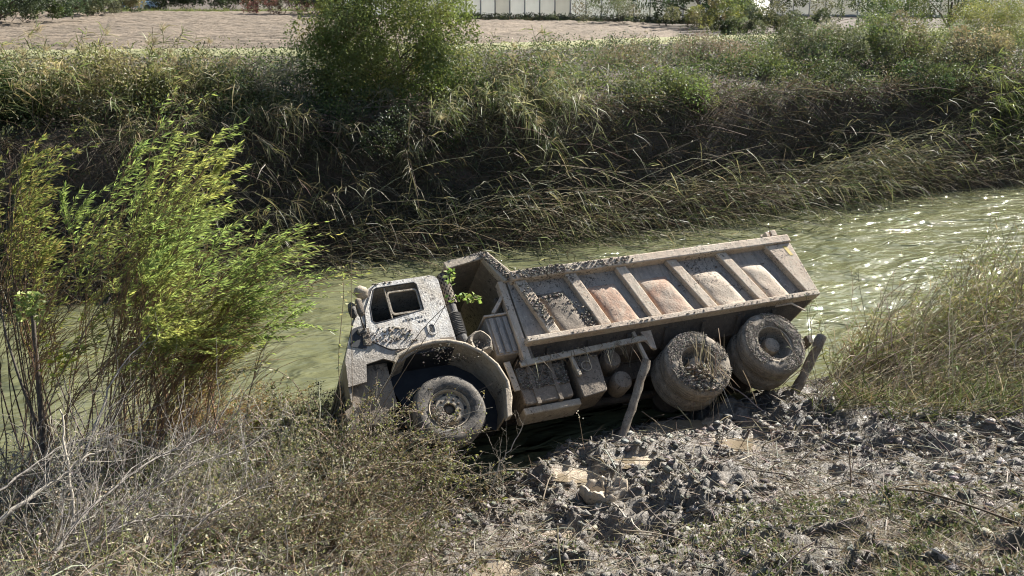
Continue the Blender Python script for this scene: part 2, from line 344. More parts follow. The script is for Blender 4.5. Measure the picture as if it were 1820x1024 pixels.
# shallow puddles in the level hollows
def puddle_mat():
    m, n, N = new_mat('puddle_water'); g = N('ShaderNodeNewGeometry'); p = N('ShaderNodeBsdfPrincipled'); p.inputs['Roughness'].default_value = .06
    ns = noise(n, g.outputs['Position'], 5, 4); n.links.new(ramp(n, ns, [(.3, (.17, .135, .09)), (.7, (.26, .21, .145))]), p.inputs['Base Color']); n.links.new(bumpn(n, ns, .15, .01), p.inputs['Normal']); out(n, p.outputs[0]); return m
M['puddle'] = puddle_mat()
for cx, cy, rx, ry in SILT[:6]:
    a = np.linspace(0, 2 * np.pi, 40, endpoint=False); kk = 1 + .3 * (fbm(np.cos(a) * 1.5 + cx * 3, np.sin(a) * 1.5 + cy, 19, 3) - .5)
    Vp = np.stack([cx + rx * .9 * kk * np.cos(a), cy + ry * .9 * kk * np.sin(a), np.full(40, float(mudh(np.array(cx), np.array(cy))) - .03)], 1)
    tag(link('puddle', mesh_np('puddle', Vp, [np.arange(40)[None]]), M['puddle']), kind='structure')
# river
xs = np.linspace(-80, 120, 100); Xr, Tr = np.meshgrid(xs, np.linspace(0, 1, 6))
y0 = sn(Xr) - 1.5; y1 = sf(Xr) + 1.2; Vr = np.stack([Xr, y0 + (y1 - y0) * Tr, np.zeros_like(Xr)], -1).reshape(-1, 3)
i = (np.arange(5)[:, None] * 100 + np.arange(99)[None]).ravel()
tag(link('river', mesh_np('river', Vr, [np.stack([i, i + 1, i + 101, i + 100], 1)]), M['water']), kind='structure')
# ploughed field and mown verge beyond the far bank crest
def fieldz(x, y):
    u = y * .985 + x * .17
    return 3.64 + .075 * np.sin(u * 2 * np.pi / .95 + 2 * fbm(x * .4, y * .4, 92, 2)) + (fbm(x * 1.5, y * 1.5, 91, 3) - .5) * .24
VX, VY = [-60, -8, 0, 14, 45], [33, 38.2, 41.5, 50, 66]
xs = np.arange(-60, 9.1, .45); Xf, Tf = np.meshgrid(xs, np.linspace(0, 1, 340) ** 1.3)
ya = np.interp(Xf, VX, VY) + 1.2; Yf = ya + (93 - ya) * Tf; nx = len(xs)
i = (np.arange(339)[:, None] * nx + np.arange(nx - 1)[None]).ravel()
tag(link('ploughed_field', mesh_np('ploughed_field', np.stack([Xf, Yf, fieldz(Xf, Yf)], -1).reshape(-1, 3), [np.stack([i, i + 1, i + 1 + nx, i + nx], 1)], None, True), M['field']), kind='structure')
def vergez(x, y): return 3.76 + (fbm(x * .6, y * .6, 95) - .5) * .06
xs = np.linspace(-45, 45, 181); Tt = np.linspace(0, 1, 9); Xv, Tv = np.meshgrid(xs, Tt)
yv = np.interp(Xv, VX, VY); Vv = np.stack([Xv, yv + (Tv - .5) * 3.2, vergez(Xv, yv + Tv) - .35 * np.clip(np.abs(Tv - .5) * 2 - .55, 0, 1)], -1).reshape(-1, 3)
i = (np.arange(8)[:, None] * 181 + np.arange(180)[None]).ravel()
tag(link('mown_verge', mesh_np('mown_verge', Vv, [np.stack([i, i + 1, i + 182, i + 181], 1)], None, True), M['verge']), kind='structure')
# ------------------------------------------------------------------ the wrecked dump truck (x forward, y its left side, z up)
yaw, roll, pit = R(22.9), R(47.8), R(-.7)
Fv = Vector((-math.cos(yaw), -math.sin(yaw), 0)); Lv = Vector((math.sin(yaw), -math.cos(yaw), 0)); Uv = Vector((0, 0, 1))
F2 = Fv * math.cos(pit) + Uv * math.sin(pit); U2 = -Fv * math.sin(pit) + Uv * math.cos(pit)
L3 = Lv * math.cos(roll) + U2 * math.sin(roll); U3 = U2 * math.cos(roll) - Lv * math.sin(roll)
truck = empty('dump_truck', (0, 0, 0), 'mud-caked dump truck with pale cab tipped over at the river edge', 'truck')
TM = Matrix(((F2.x, L3.x, U3.x, -.86), (F2.y, L3.y, U3.y, 11.4), (F2.z, L3.z, U3.z, -.10), (0, 0, 0, 1)))
truck.matrix_world = TM
TMn = np.array(TM)
def tw(P): P = np.atleast_2d(np.asarray(P, float)); return P @ TMn[:3, :3].T + TMn[:3, 3]
class MB:
    def __init__(s): s.v = []; s.f = []
    def raw(s, v, f): b = len(s.v); s.v += [tuple(map(float, p)) for p in v]; s.f += [tuple(b + i for i in q) for q in f]; return s
    def box(s, x0, x1, y0, y1, z0, z1):
        v = [(x, y, z) for x in (x0, x1) for y in (y0, y1) for z in (z0, z1)]
        return s.raw(v, [(0, 1, 3, 2), (4, 6, 7, 5), (0, 4, 5, 1), (2, 3, 7, 6), (0, 2, 6, 4), (1, 5, 7, 3)])
    def prism(s, poly, y0, y1):
        n = len(poly); v = [(x, y0, z) for x, z in poly] + [(x, y1, z) for x, z in poly]
        return s.raw(v, [tuple(range(n)), tuple(range(2 * n - 1, n - 1, -1))] + [(i, i + n, (i + 1) % n + n, (i + 1) % n) for i in range(n)])
    def beam(s, a, b, w, h, up=(0, 0, 1)):
        a = np.array(a, float); b = np.array(b, float); d = b - a; d /= np.linalg.norm(d); u = np.array(up, float); sd = np.cross(d, u); sd /= np.linalg.norm(sd); u = np.cross(sd, d)
        v = [c + sd * i * w / 2 + u * j * h / 2 for c in (a, b) for i, j in ((-1, -1), (1, -1), (1, 1), (-1, 1))]
        return s.raw(v, [(3, 2, 1, 0), (4, 5, 6, 7), (0, 1, 5, 4), (1, 2, 6, 5), (2, 3, 7, 6), (3, 0, 4, 7)])
    def tube(s, pts, rad, k=8, cap=True):
        P = np.array(pts, float); n = len(P); T = np.gradient(P, axis=0); T /= np.linalg.norm(T, axis=1)[:, None]; rad = np.broadcast_to(rad, n)
        ref = np.array([.13, .95, .27]); 
        if abs(T[0] @ ref) > .9: ref = np.array([1., .1, 0])
        v = []
        for p, t, r in zip(P, T, rad):
            a = np.cross(t, ref); a /= np.linalg.norm(a); b = np.cross(t, a)
            v += [p + (a * math.cos(2 * math.pi * j / k) + b * math.sin(2 * math.pi * j / k)) * r for j in range(k)]
        f = [(i * k + j, i * k + (j + 1) % k, (i + 1) * k + (j + 1) % k, (i + 1) * k + j) for i in range(n - 1) for j in range(k)]
        if cap: f += [tuple(range(k - 1, -1, -1)), tuple((n - 1) * k + j for j in range(k))]
        return s.raw(v, f)
    def lathe(s, prof, c, axis='y', k=32, close=False):
        """prof: (radius, along) list"""
        v = []
        for r, a in prof:
            for j in range(k):
                t = 2 * math.pi * j / k; p, q = r * math.cos(t), r * math.sin(t)
                v.append({'y': (c[0] + p, c[1] + a, c[2] + q), 'z': (c[0] + p, c[1] + q, c[2] + a), 'x': (c[0] + a, c[1] + p, c[2] + q)}[axis])
        n = len(prof); f = [(i * k + j, i * k + (j + 1) % k, (i + 1) * k + (j + 1) % k, (i + 1) * k + j) for i in range(n - 1) for j in range(k)]
        return s.raw(v, f)
    def mesh(s, name, smooth=0):
        me = bpy.data.meshes.new(name); me.from_pydata(s.v, [], s.f); bm = bmesh.new(); bm.from_mesh(me)
        bmesh.ops.recalc_face_normals(bm, faces=bm.faces); bm.to_mesh(me); bm.free()
        if smooth: 
            me.shade_smooth(); me.set_sharp_from_angle(angle=R(smooth))
        return me
    def build(s, name, mat, parent=None, bevel=0, smooth=0):
        o = link(name, s.mesh(name, smooth), M[mat] if isinstance(mat, str) else mat, parent)
        if bevel:
            b = o.modifiers.new('bevel', 'BEVEL'); b.width = bevel; b.segments = 2; b.limit_method = 'ANGLE'; b.angle_limit = R(40)
        return o
def plate(name, outline, holes, y0, y1, mat, parent, bevel=0):
    """flat sheet in the x-z plane with openings, between y0 and y1"""
    cu = bpy.data.curves.new('tmp', 'CURVE'); cu.dimensions = '2D'; cu.fill_mode = 'BOTH'; cu.extrude = abs(y1 - y0) / 2
    for loop in [outline] + holes:
        sp = cu.splines.new('POLY'); sp.points.add(len(loop) - 1); sp.use_cyclic_u = True
        for p, (x, z) in zip(sp.points, loop): p.co = (x, z, 0, 1)
    t = bpy.data.objects.new('tmp', cu); COL.objects.link(t); bpy.context.view_layer.update()
    me = bpy.data.meshes.new_from_object(t.evaluated_get(bpy.context.evaluated_depsgraph_get())); bpy.data.objects.remove(t); bpy.data.curves.remove(cu)
    me.name = name
    n = len(me.vertices); co = np.zeros(n * 3, np.float32); me.vertices.foreach_get('co', co); co = co.reshape(-1, 3)
    co = np.stack([co[:, 0], (y0 + y1) / 2 - co[:, 2], co[:, 1]], 1); me.vertices.foreach_set('co', np.ascontiguousarray(co).ravel())
    me.update()
    return link(name, me, M[mat], parent)
def rrect(x0, x1, z0, z1, r, k=5):
    p = []
    for cx, cz, a0 in ((x1 - r, z1 - r, 0), (x0 + r, z1 - r, 90), (x0 + r, z0 + r, 180), (x1 - r, z0 + r, 270)):
        for j in range(k + 1): a = R(a0 + 90 * j / k); p.append((cx + r * math.cos(a), cz + r * math.sin(a)))
    return p
def rpoly(pts, r, k=4):
    """polygon with rounded corners"""
    o = []; n = len(pts)
    for i in range(n):
        a, b, c = np.array(pts[i - 1], float), np.array(pts[i], float), np.array(pts[(i + 1) % n], float)
        u = (a - b) / np.linalg.norm(a - b); v = (c - b) / np.linalg.norm(c - b); p, q = b + u * r, b + v * r
        for j in range(k + 1): t = j / k; o.append(tuple(p * (1 - t) ** 2 + b * 2 * t * (1 - t) + q * t * t))
    return o
# --- chassis and running gear
m = MB()
for s in (-1, 1): m.box(-6.0, 1.15, s * .43 - .04, s * .43 + .04, .72, .97)
chassis = m.build('chassis', 'under', truck, .006)
for x in (.9, -.6, -2.0, -3.2, -4.3, -5.6): MB().box(x - .05, x + .05, -.388, .388, .76, .93).build('cross_member', 'under', chassis)
MB().tube([(-.6, 0, .72), (-3.5, 0, .6)], .06, 10).build('driveshaft', 'under', chassis)
WB, BOG = 3.61, 1.33
for x, z in ((0, .53), (-WB, .50), (-WB - BOG, .58)):
    m = MB().tube([(x, -1.0, z), (x, 1.0, z)], .075, 10)
    if x < 0: m.lathe([(0, -.24), (.14, -.2), (.24, 0), (.14, .2), (0, .24)], (x, 0, z), 'y', 16)
    m.build('axle', 'under', truck, 0, 40)
MB().box(-4.9, -3.6, .46, .56, .60, .70).build('leaf_spring', 'under', truck, .01)
MB().box(-.75, .75, .46, .54, .66, .74).build('leaf_spring', 'under', truck, .01)
MB().box(-1.0, .9, -.5, .36, .62, 1.33).build('engine_block', 'under', truck, .05)
MB().box(-.78, .85, .36, .40, .55, 1.36).build('wheel_well', 'dark', truck)
# --- wheels
def tyre_mesh(y1, wd, rad, seed, lump, mat):
    y0 = y1 - wd; k = 72; grooves = []
    prof = [(.272, y1 - .05), (.285, y1 - .025), (.33, y1 - .006), (.385, y1), (.43, y1 - .010), (rad - .025, y1 - .03), (rad - .004, y1 - .055)]
    t0, t1 = y1 - .07, y0 + .07
    for j in range(4):
        a = t0 + (t1 - t0) * (j + .08) / 4; b = t0 + (t1 - t0) * (j + .86) / 4
        prof += [(rad, a), (rad, b)] + ([(rad - .016, b - .004), (rad - .016, t0 + (t1 - t0) * (j + 1.04) / 4)] if j < 3 else [])
    prof += [(rad - .004, y0 + .055), (rad - .025, y0 + .03), (.40, y0), (.30, y0 + .02), (.272, y0 + .05)]
    m = MB().lathe(prof, (0, 0, 0), 'y', k)
    v = np.array(m.v); r = np.hypot(v[:, 0], v[:, 2]); a = np.arctan2(v[:, 2], v[:, 0])
    if lump:
        nz = fbm(np.cos(a) * 4 + v[:, 1] * 5 + seed, np.sin(a) * 4 + r * 7, seed, 4) - .42
        nz2 = fbm(np.cos(a) * 11 + r * 20, np.sin(a) * 11 + v[:, 1] * 14, seed + 9, 2) - .5
        on = (r < rad - .03) & (v[:, 1] > (y0 + y1) / 2)
        v[on, 1] += np.maximum(0, nz[on]) * lump * 1.6 + nz2[on] * lump * .55
        f = 1 + (nz * .05 + nz2 * .025) * (r > rad - .03); v[:, 0] *= f; v[:, 2] *= f
    else:   # lateral tread blocks on the cleaner tyre
        tr = (r > rad - .006); blk = (np.floor(a / (2 * np.pi) * 36) % 2 == 0) & tr; v[blk, 0] *= .985; v[blk, 2] *= .985
    m.v = [tuple(p) for p in v]; return m.mesh('tyre', 50)
def wheel(x, z, yo, dual, seed, lump, mat, steer=0, far=False):
    e = empty('wheel', (x, 0, z)); e.parent = truck
    s = -1 if far else 1
    if far: e.rotation_euler = (0, 0, math.pi)
    elif steer: e.rotation_euler = (0, 0, steer)
    rad = (.50 if dual else .475); 
    for j, y1 in enumerate((yo, yo - .335) if dual else (yo,)):
        link('tyre', tyre_mesh(y1, .305, rad, seed + j * 7, lump, mat), M[mat], e)
    if dual:    # deep dish with hub set back
        MB().lathe([(.276, yo - .045), (.262, yo - .04), (.25, yo - .07), (.235, yo - .2), (.20, yo - .235), (.13, yo - .24)], (0, 0, 0), 'y', 40).build('rim', 'rubber2', e, 0, 40)
        MB().lathe([(.278, yo - .044), (.274, yo - .03), (.262, yo - .03), (.258, yo - .046)], (0, 0, 0), 'y', 40).build('rim_lip', 'mudpaint', e, 0, 40)
        h = MB().lathe([(.13, yo - .24), (.128, yo - .13), (.115, yo - .095), (.06, yo - .085), (0, yo - .085)], (0, 0, 0), 'y', 24).build('hub', 'rubber2', e, 0, 35)
        for q in range(10):
            t = 2 * math.pi * q / 10; MB().lathe([(.017, -.02), (.017, .028), (0, .03)], (.175 * math.cos(t), yo - .235, .175 * math.sin(t)), 'y', 6).build('wheel_nut', 'rubber2', h)
    else:       # shallow steel wheel: outer lip, slots, raised flange with nuts
        MB().lathe([(.276, yo - .045), (.262, yo - .028), (.247, yo - .05), (.24, yo - .10), (.205, yo - .115), (.19, yo - .06), (.175, yo - .045), (.085, yo - .045), (.08, yo - .075)], (0, 0, 0), 'y', 40).build('rim', 'mudpaint', e, 0, 35)
        h = MB().lathe([(.08, yo - .075), (.078, yo - .10), (.05, yo - .095), (.046, yo - .07), (0, yo - .068)], (0, 0, 0), 'y', 24).build('hub', 'under', e, 0, 35)
        for q in range(10):
            t = 2 * math.pi * (q + .5) / 10; MB().lathe([(.017, -.01), (.017, .022), (.009, .026), (0, .026)], (.133 * math.cos(t), yo - .045, .133 * math.sin(t)), 'y', 6).build('wheel_nut', 'under', h)
        for q in range(8):
            t = 2 * math.pi * q / 8; MB().lathe([(.024, -.004), (.024, .004), (0, .004)], (.217 * math.cos(t), yo - .105, .217 * math.sin(t)), 'y', 10).build('hand_hole', 'dark', h)
    return e
wheel(0, .53, 1.15, False, 3, .012, 'rubber', R(-3))
wheel(-WB, .50, 1.20, True, 5, .034, 'rubber2')
wheel(-WB - BOG, .59, 1.20, True, 12, .03, 'rubber2')
wheel(0, .53, 1.15, False, 23, .0, 'rubber', 0, True)
wheel(-WB, .50, 1.20, True, 25, .03, 'rubber2', 0, True)
wheel(-WB - BOG, .59, 1.20, True, 32, .03, 'rubber2', 0, True)
# --- cab
arch = [(.90 * math.cos(R(a)), .53 + .90 * math.sin(R(a))) for a in np.linspace(30, 109, 14)]
side = [(-.30, 2.40), (-.27, 2.46), (-.20, 2.485), (.50, 2.47), (.60, 2.45), (.68, 2.40), (.86, 2.13), (.98, 1.92), (1.10, 1.68), (1.20, 1.42), (1.24, 1.05), (1.0, 1.08), (.95, 1.32), (.72, 1.36)] + arch[4:]
win = [(.0, 1.95), (.0, 2.38), (.04, 2.42), (.59, 2.405), (.635, 2.38), (.74, 2.11), (.76, 1.90), (.72, 1.845), (.55, 1.86)]
cabE = empty('cab', (0, 0, 0)); cabE.parent = truck
plate('side_panel', side, [win], 1.10, 1.13, 'cab', cabE)
plate('side_panel', side, [], -1.13, -1.10, 'cab', cabE)
# roof, windscreen frame, front panel as strips swept over the cab width, with rounded shoulder
prof = [(-.30, 2.40), (-.27, 2.46), (-.20, 2.485), (.50, 2.47), (.60, 2.45), (.68, 2.40)]
def sweep(name, pr, y0, y1, th, mat, parent):
    m = MB(); pr = np.array(pr, float); T = np.gradient(pr, axis=0); N = np.stack([T[:, 1], -T[:, 0]], 1); N /= np.linalg.norm(N, axis=1)[:, None]
    inn = pr + N * th; m.prism([tuple(p) for p in pr] + [tuple(p) for p in inn[::-1]], y0, y1); return m.build(name, mat, parent)
sweep('roof', prof, -1.098, 1.098, .03, 'cab', cabE)
fr = [(.98, 1.92), (1.10, 1.68), (1.20, 1.42), (1.24, 1.0), (1.24, .70)]
front = sweep('front_panel', fr, -1.098, 1.098, .03, 'cab', cabE)
for q in range(5): MB().box(1.243, 1.258, -.75, .75, .98 + q * .08, 1.03 + q * .08).build('grille_bar', 'blackp', front, .004)
MB().prism([(.685, 2.395), (.70, 2.40), (.995, 1.925), (.98, 1.915)], -1.06, 1.06).build('windscreen', 'dark', cabE)
for s in (-1, 1): MB().beam((.68, s * 1.085, 2.40), (.985, s * 1.085, 1.915), .05, .06).build('windscreen_pillar', 'cab', cabE, .01)
MB().box(-.298, -.272, -1.098, 1.098, 1.38, 2.44).build('rear_wall', 'cab', cabE)
MB().box(-.27, 1.15, -1.098, 1.098, 1.36, 1.39).build('floor_pan', 'dark', cabE)
for y in (.62, -.55):
    s_ = MB().box(-.12, .32, y - .24, y + .24, 1.39, 1.62).build('seat', 'dark', cabE, .04)
    MB().prism([(-.22, 1.6), (-.1, 1.6), (-.16, 2.2), (-.25, 2.2)], y - .23, y + .23).build('backrest', 'dark', s_, .04)
a_ = np.linspace(0, 2 * np.pi, 25)
sw = MB().tube([(.52 + .12 * math.sin(t), .6 + .21 * math.cos(t), 1.86 + .17 * math.sin(t)) for t in a_], .014, 6, False).build('steering_wheel', 'dark', cabE)
MB().tube([(.52, .6, 1.86), (.8, .6, 1.4)], .025, 8).build('steering_column', 'dark', sw)
MB().box(.68, .93, -1.05, 1.05, 1.5, 1.82).build('dashboard', 'dark', cabE, .03)
# door: skin proud of the side panel, own opening, seams left as gaps
dwin = [(.02, 1.97), (.02, 2.365), (.05, 2.40), (.575, 2.385), (.62, 2.36), (.722, 2.10), (.738, 1.91), (.705, 1.865), (.55, 1.88)]
dout = rpoly([(-.10, 1.50), (-.10, 2.44), (.60, 2.43), (.80, 2.06), (.86, 1.66), (.60, 1.46), (.36, 1.44)], .05)
door = plate('door', dout, [dwin], 1.128, 1.15, 'cab', cabE)
MB().tube([(x, 1.133, z) for x, z in dout + dout[:1]], .008, 6, False).build('door_seal', 'dark', door)
MB().tube([(x, 1.146, z) for x, z in dwin + dwin[:1]], .009, 6, False).build('window_seal', 'dark', door)
# quarter window frame inside the opening
qo = rrect(.03, .455, 1.955, 2.315, .05); qi = rrect(.052, .433, 1.98, 2.293, .04)
plate('window_frame', qo, [qi], 1.108, 1.135, 'mudpaint', door)
MB().box(.456, .472, 1.11, 1.134, 1.89, 2.38).build('window_bar', 'mudpaint', door, .004)
# handle recess and latch
plate('handle_ring', rrect(-.075, .055, 1.575, 1.755, .05), [rrect(-.045, .025, 1.60, 1.73, .035)], 1.148, 1.162, 'cab', door)
MB().box(-.03, .012, 1.15, 1.156, 1.62, 1.72).build('door_handle', 'dark', door, .004)
# row of small dark stencilled marks under the window, a shorter row beneath
for r_, (x0, n_, z_) in enumerate(((.335, 7, 1.845), (.13, 3, 1.80))):
    for q in range(n_):
        x = x0 - q * .042; z = z_ + q * .004
        mk = MB().box(x - .015, x + .012, 1.1505, 1.153, z - .018, z - .008)
        mk.box(x - .015, x - .006, 1.1505, 1.153, z - .006, z + .012)
        if (q + r_) % 2: mk.box(x - .003, x + .013, 1.1505, 1.153, z + .002, z + .012)
        mk.build('lettering', 'dark', door)
plate('round_emblem', [(.46 + .10 * math.cos(t), 1.67 + .10 * math.sin(t)) for t in a_[:-1]], [[(.46 + .075 * math.cos(t), 1.67 + .075 * math.sin(t)) for t in a_[:-1]]], 1.149, 1.154, 'mudpaint', door)
# corner pocket with indicator ahead of the door
plate('corner_panel', rpoly([(.82, 1.88), (1.02, 1.84), (1.10, 1.60), (.90, 1.52)], .03), [], 1.129, 1.14, 'dark', cabE)
MB().prism([(.80, 1.82), (.90, 1.80), (.93, 1.58), (.82, 1.56)], 1.141, 1.152).build('indicator_lamp', 'tank', cabE, .004)
MB().prism([(-.27, 1.38), (-.27, 1.50), (.1, 1.53), (.42, 1.48), (.55, 1.42), (.4, 1.44), (0, 1.45)], 1.131, 1.146).build('sill_moulding', 'tank', cabE)
# mirrors on a bent arm
mir = MB().tube([(.86, 1.14, 1.78), (.90, 1.27, 1.83), (.92, 1.31, 2.02), (.88, 1.27, 2.12)], .014, 6).build('mirror_arm', 'blackp', cabE)
mm = MB().lathe([(0, -.05), (.055, -.045), (.072, 0), (.066, .05), (.03, .07), (0, .07)], (0, 0, 0), 'x', 14)
mm.v = [(x * .7 + .88, np.sign(y) * abs(y / .072) ** .6 * .055 + 1.28, np.sign(z) * abs(z / .072) ** .55 * .13 + 2.06) for x, y, z in mm.v]; mm.build('mirror_housing', 'tank', mir, 0, 60)
mm = MB().lathe([(0, -.05), (.05, -.045), (.075, 0), (.06, .05), (0, .07)], (0, 0, 0), 'x', 12)
mm.v = [(x * .9 + .95, y * .8 + 1.15, z * 1.7 + 2.10) for x, y, z in mm.v]; mm.build('mirror_housing', 'blackp', mir, 0, 60)
MB().box(.84, .97, 1.13, 1.17, 1.74, 1.82).build('mirror_base', 'blackp', mir, .02)
# bumper, lamps, entry steps
b_ = MB().prism(rpoly([(1.20, .45), (1.36, .50), (1.36, .74), (1.245, .80), (1.20, .70)], .02), -1.12, 1.12).build('bumper', 'tank', truck, .015)
for s in (-1, 1): MB().lathe([(.08, 0), (.075, .02), (0, .03)], (1.36, s * .8, .62), 'x', 16).build('headlamp', 'bag', b_, 0, 40)
MB().box(.66, 1.20, .96, 1.0, .72, 1.36).build('inner_wing', 'tank', truck, .01)
MB().box(.80, 1.2, .90, 1.08, .50, .70).build('entry_step', 'under', truck, .02)
# front mudguard: curved sheet with a rolled lip
fp = [(.62, 1.25), (.55, 1.33), (.30, 1.42), (.05, 1.445), (-.15, 1.425), (-.36, 1.34), (-.56, 1.18), (-.70, .97), (-.765, .72), (-.74, .50), (-.66, .30)]
fq = []
for (a, b), (c, d) in zip(fp[:-1], fp[1:]):
    for t in (0, .33, .66): fq.append((a + (c - a) * t, b + (d - b) * t))
fq.append(fp[-1])
mud_g = sweep('mudguard', fq, .62, 1.20, -.022, 'mudpaint', truck)
MB().prism([(x * .985, z * .99) for x, z in fq] + [(-.3, .5), (.5, .9)], .60, .615).build('mudguard_liner', 'dark', mud_g)
MB().tube([(x, 1.205, z) for x, z in fq], .028, 8).build('mudguard_lip', 'mudpaint', mud_g, 0, 60)
MB().prism([(-.70, .62), (-.75, .60), (-.68, .24), (-.60, .22)], 1.10, 1.235).build('mud_flap', 'mudpaint', mud_g, .01)
MB().prism([(.30, 1.0), (-.05, .92), (-.08, .84), (.32, .92)], .60, .64).build('spring_bracket', 'yellow', truck)
# --- stack, intake and gear between cab and bed
ex = empty('exhaust_stack', (-.42, 1.0, 0)); ex.parent = truck
bm = bmesh.new(); bmesh.ops.create_cone(bm, segments=20, radius1=.09, radius2=.09, depth=.46, cap_ends=False)
bmesh.ops.subdivide_edges(bm, edges=[e for e in bm.edges if abs((e.verts[0].co - e.verts[1].co).z) > .1], cuts=11)
fs = [f for f in bm.faces]; pat = [f for f in fs if (int((math.atan2(f.calc_center_median().y, f.calc_center_median().x) + math.pi) / (2 * math.pi) * 20) + int((f.calc_center_median().z + .23) / .46 * 12)) % 2 == 0]
res = bmesh.ops.inset_individual(bm, faces=pat, thickness=.0055); bmesh.ops.delete(bm, geom=pat, context='FACES')
bmesh.ops.translate(bm, verts=bm.verts, vec=(0, 0, 2.28)); me = bpy.data.meshes.new('perforated_shield'); bm.to_mesh(me); bm.free(); link('perforated_shield', me, M['tank'], ex)
MB().tube([(0, 0, 1.55), (0, 0, 2.47), (.03, .0, 2.54)], .06, 14).build('exhaust_pipe', 'dark', ex, 0, 40)
pr = []
for q in range(26): pr.append((.088 + (.012 if q % 2 else 0), 1.55 + q * .013))
pr += [(.07, 1.90), (.07, 2.02)]
MB().lathe(pr, (.02, .03, 0), 'z', 18).build('flexible_hose', 'blackp', ex)
MB().tube([(.02, .03, 1.55), (.0, .02, 1.42), (-.08, -.05, 1.3)], .085, 14).build('elbow_pipe', 'blackp', ex, 0, 50)
ai = MB().lathe([(.02, .02), (.085, .05), (.10, .17), (.135, .2), (.165, .17), (.175, .05), (.17, -.2), (0, -.2)], (-.60, .98, 1.36), 'y', 26)
v = np.array(ai.v); nz = fbm(v[:, 0] * 14, v[:, 2] * 14 + v[:, 1] * 9, 77, 3) - .5; v += nz[:, None] * .05; ai.v = [tuple(p) for p in v]
ai.build('air_intake', 'rubber2', truck, 0, 60)
tb = MB().box(-1.13, -.80, .50, 1.06, 1.16, 1.74).build('hydraulic_tank', 'panel', truck, .015)
for q in range(3): MB().box(-1.10 + q * .10, -1.04 + q * .10, 1.062, 1.085, 1.18, 1.72).build('tank_rib', 'panel', tb, .006)
MB().box(-1.16, -.78, .48, 1.1, 1.742, 1.77).build('tank_lid', 'bed', tb, .006)
MB().beam((-.95, 1.0, 1.80), (-1.18, 1.05, 2.05), .16, .05).build('lift_bracket', 'bed', truck, .008)
# --- tipping bed
bed = empty('tipping_bed', (0, 0, 0)); bed.parent = truck
X0, X1, ZB, ZT, YP = -1.25, -5.98, 1.24, 2.20, 1.15
def rearx(z): return X1 + .0 * z
for s in (1, -1):
    ys_ = sorted((s * (YP - .02), s * YP))
    MB().prism([(X0, ZB), (X0, ZT), (X1, ZT), (X1, ZB)], *ys_).build('side_wall', 'panel', bed)
    ys_ = sorted((s * (YP - .04), s * 1.275)); MB().box(-6.04, -1.20, *ys_, 1.195, ZB + .035).build('bottom_rail', 'bed', bed, .01)
    ys_ = sorted((s * (YP - .07), s * 1.30)); MB().box(-5.98, -1.28, *ys_, 2.15, 2.29).build('top_rail', 'bed', bed, .018)
ribs = [((-1.40, -1.64)), ((-2.17, -2.42)), ((-2.98, -3.23)), ((-3.82, -4.17)), ((-4.70, -5.06))]
for s in (1, -1):
    for xt, xb in ribs:
        ys_ = sorted((s * (YP + .001), s * (YP + .10))); hw = .085
        MB().prism([(xt + hw, 2.149), (xt - hw, 2.149), (xb - hw, 1.276), (xb + hw, 1.276)], *ys_).build('rib', 'bed', bed, .014)
    ys_ = sorted((s * (YP + .001), s * (YP + .115)))
    MB().prism([(-5.50, 2.149), (-5.975, 2.149), (-6.035, 1.276), (-5.84, 1.276)], *ys_).build('corner_post', 'bed', bed, .012)
    for (xt, xb), (xt2, xb2) in zip(ribs, ribs[1:] + [(-5.47, -5.80)]):     # outward bulges dented by the load
        n = 15; V = []; F = []
        for a in range(n):
            for b in range(n):
                u, v_ = a / (n - 1), b / (n - 1); z = 1.278 + v_ * .66; sh = (z - 1.276) / (2.149 - 1.276)
                xa = xb + (xt - xb) * sh - .095; xe = xb2 + (xt2 - xb2) * sh + .09; xe = xa + (xe - xa) * .80
                e_ = (1 - abs(2 * u - 1) ** 4.5) * (1 - max(0, v_ * 1.02 - .02) ** 7)
                V.append((xa + (xe - xa) * u, s * (YP + .002 + .075 * max(0, e_) ** .6 + .02 * (vnoise(np.array(xa * 9 + u * 3), np.array(v_ * 4.), 8) - .5) * e_), z))
        F = [(a * n + b, (a + 1) * n + b, (a + 1) * n + b + 1, a * n + b + 1) for a in range(n - 1) for b in range(n - 1)]
        k_ = ribs.index((xt, xb))
        MB().raw(V, F).build('bulged_panel', 'bulge' if k_ in (1, 2) else ('tank' if k_ == 0 else 'bed'), bed, 0, 50)
# floor trough below the rails
m = MB(); sec = [(1.12, 1.20), (.78, .99), (-.78, .99), (-1.12, 1.20)]; inn = [(1.10, 1.235), (.77, 1.02), (-.77, 1.02), (-1.10, 1.235)]
v = [(x, y, z) for x in (X0, -5.6) for y, z in sec + inn[::-1]]
v = [(x if not (x < -5 and abs(y) > 1) else X1, y, z) for x, y, z in v]
m.raw(v, [tuple(range(8)), tuple(range(15, 7, -1))] + [(q, (q + 1) % 8, (q + 1) % 8 + 8, q + 8) for q in range(8)]).build('bed_floor', 'under', bed)
for q in range(7):
    x = -1.55 - q * .62; MB().beam((x, 1.08, 1.16), (x, .76, .965), .06, .05).build('floor_bearer', 'under', bed)
for s in (-1, 1): MB().box(-5.5, -1.4, s * .43 - .06, s * .43 + .06, .972, .988).build('subframe', 'under', bed)
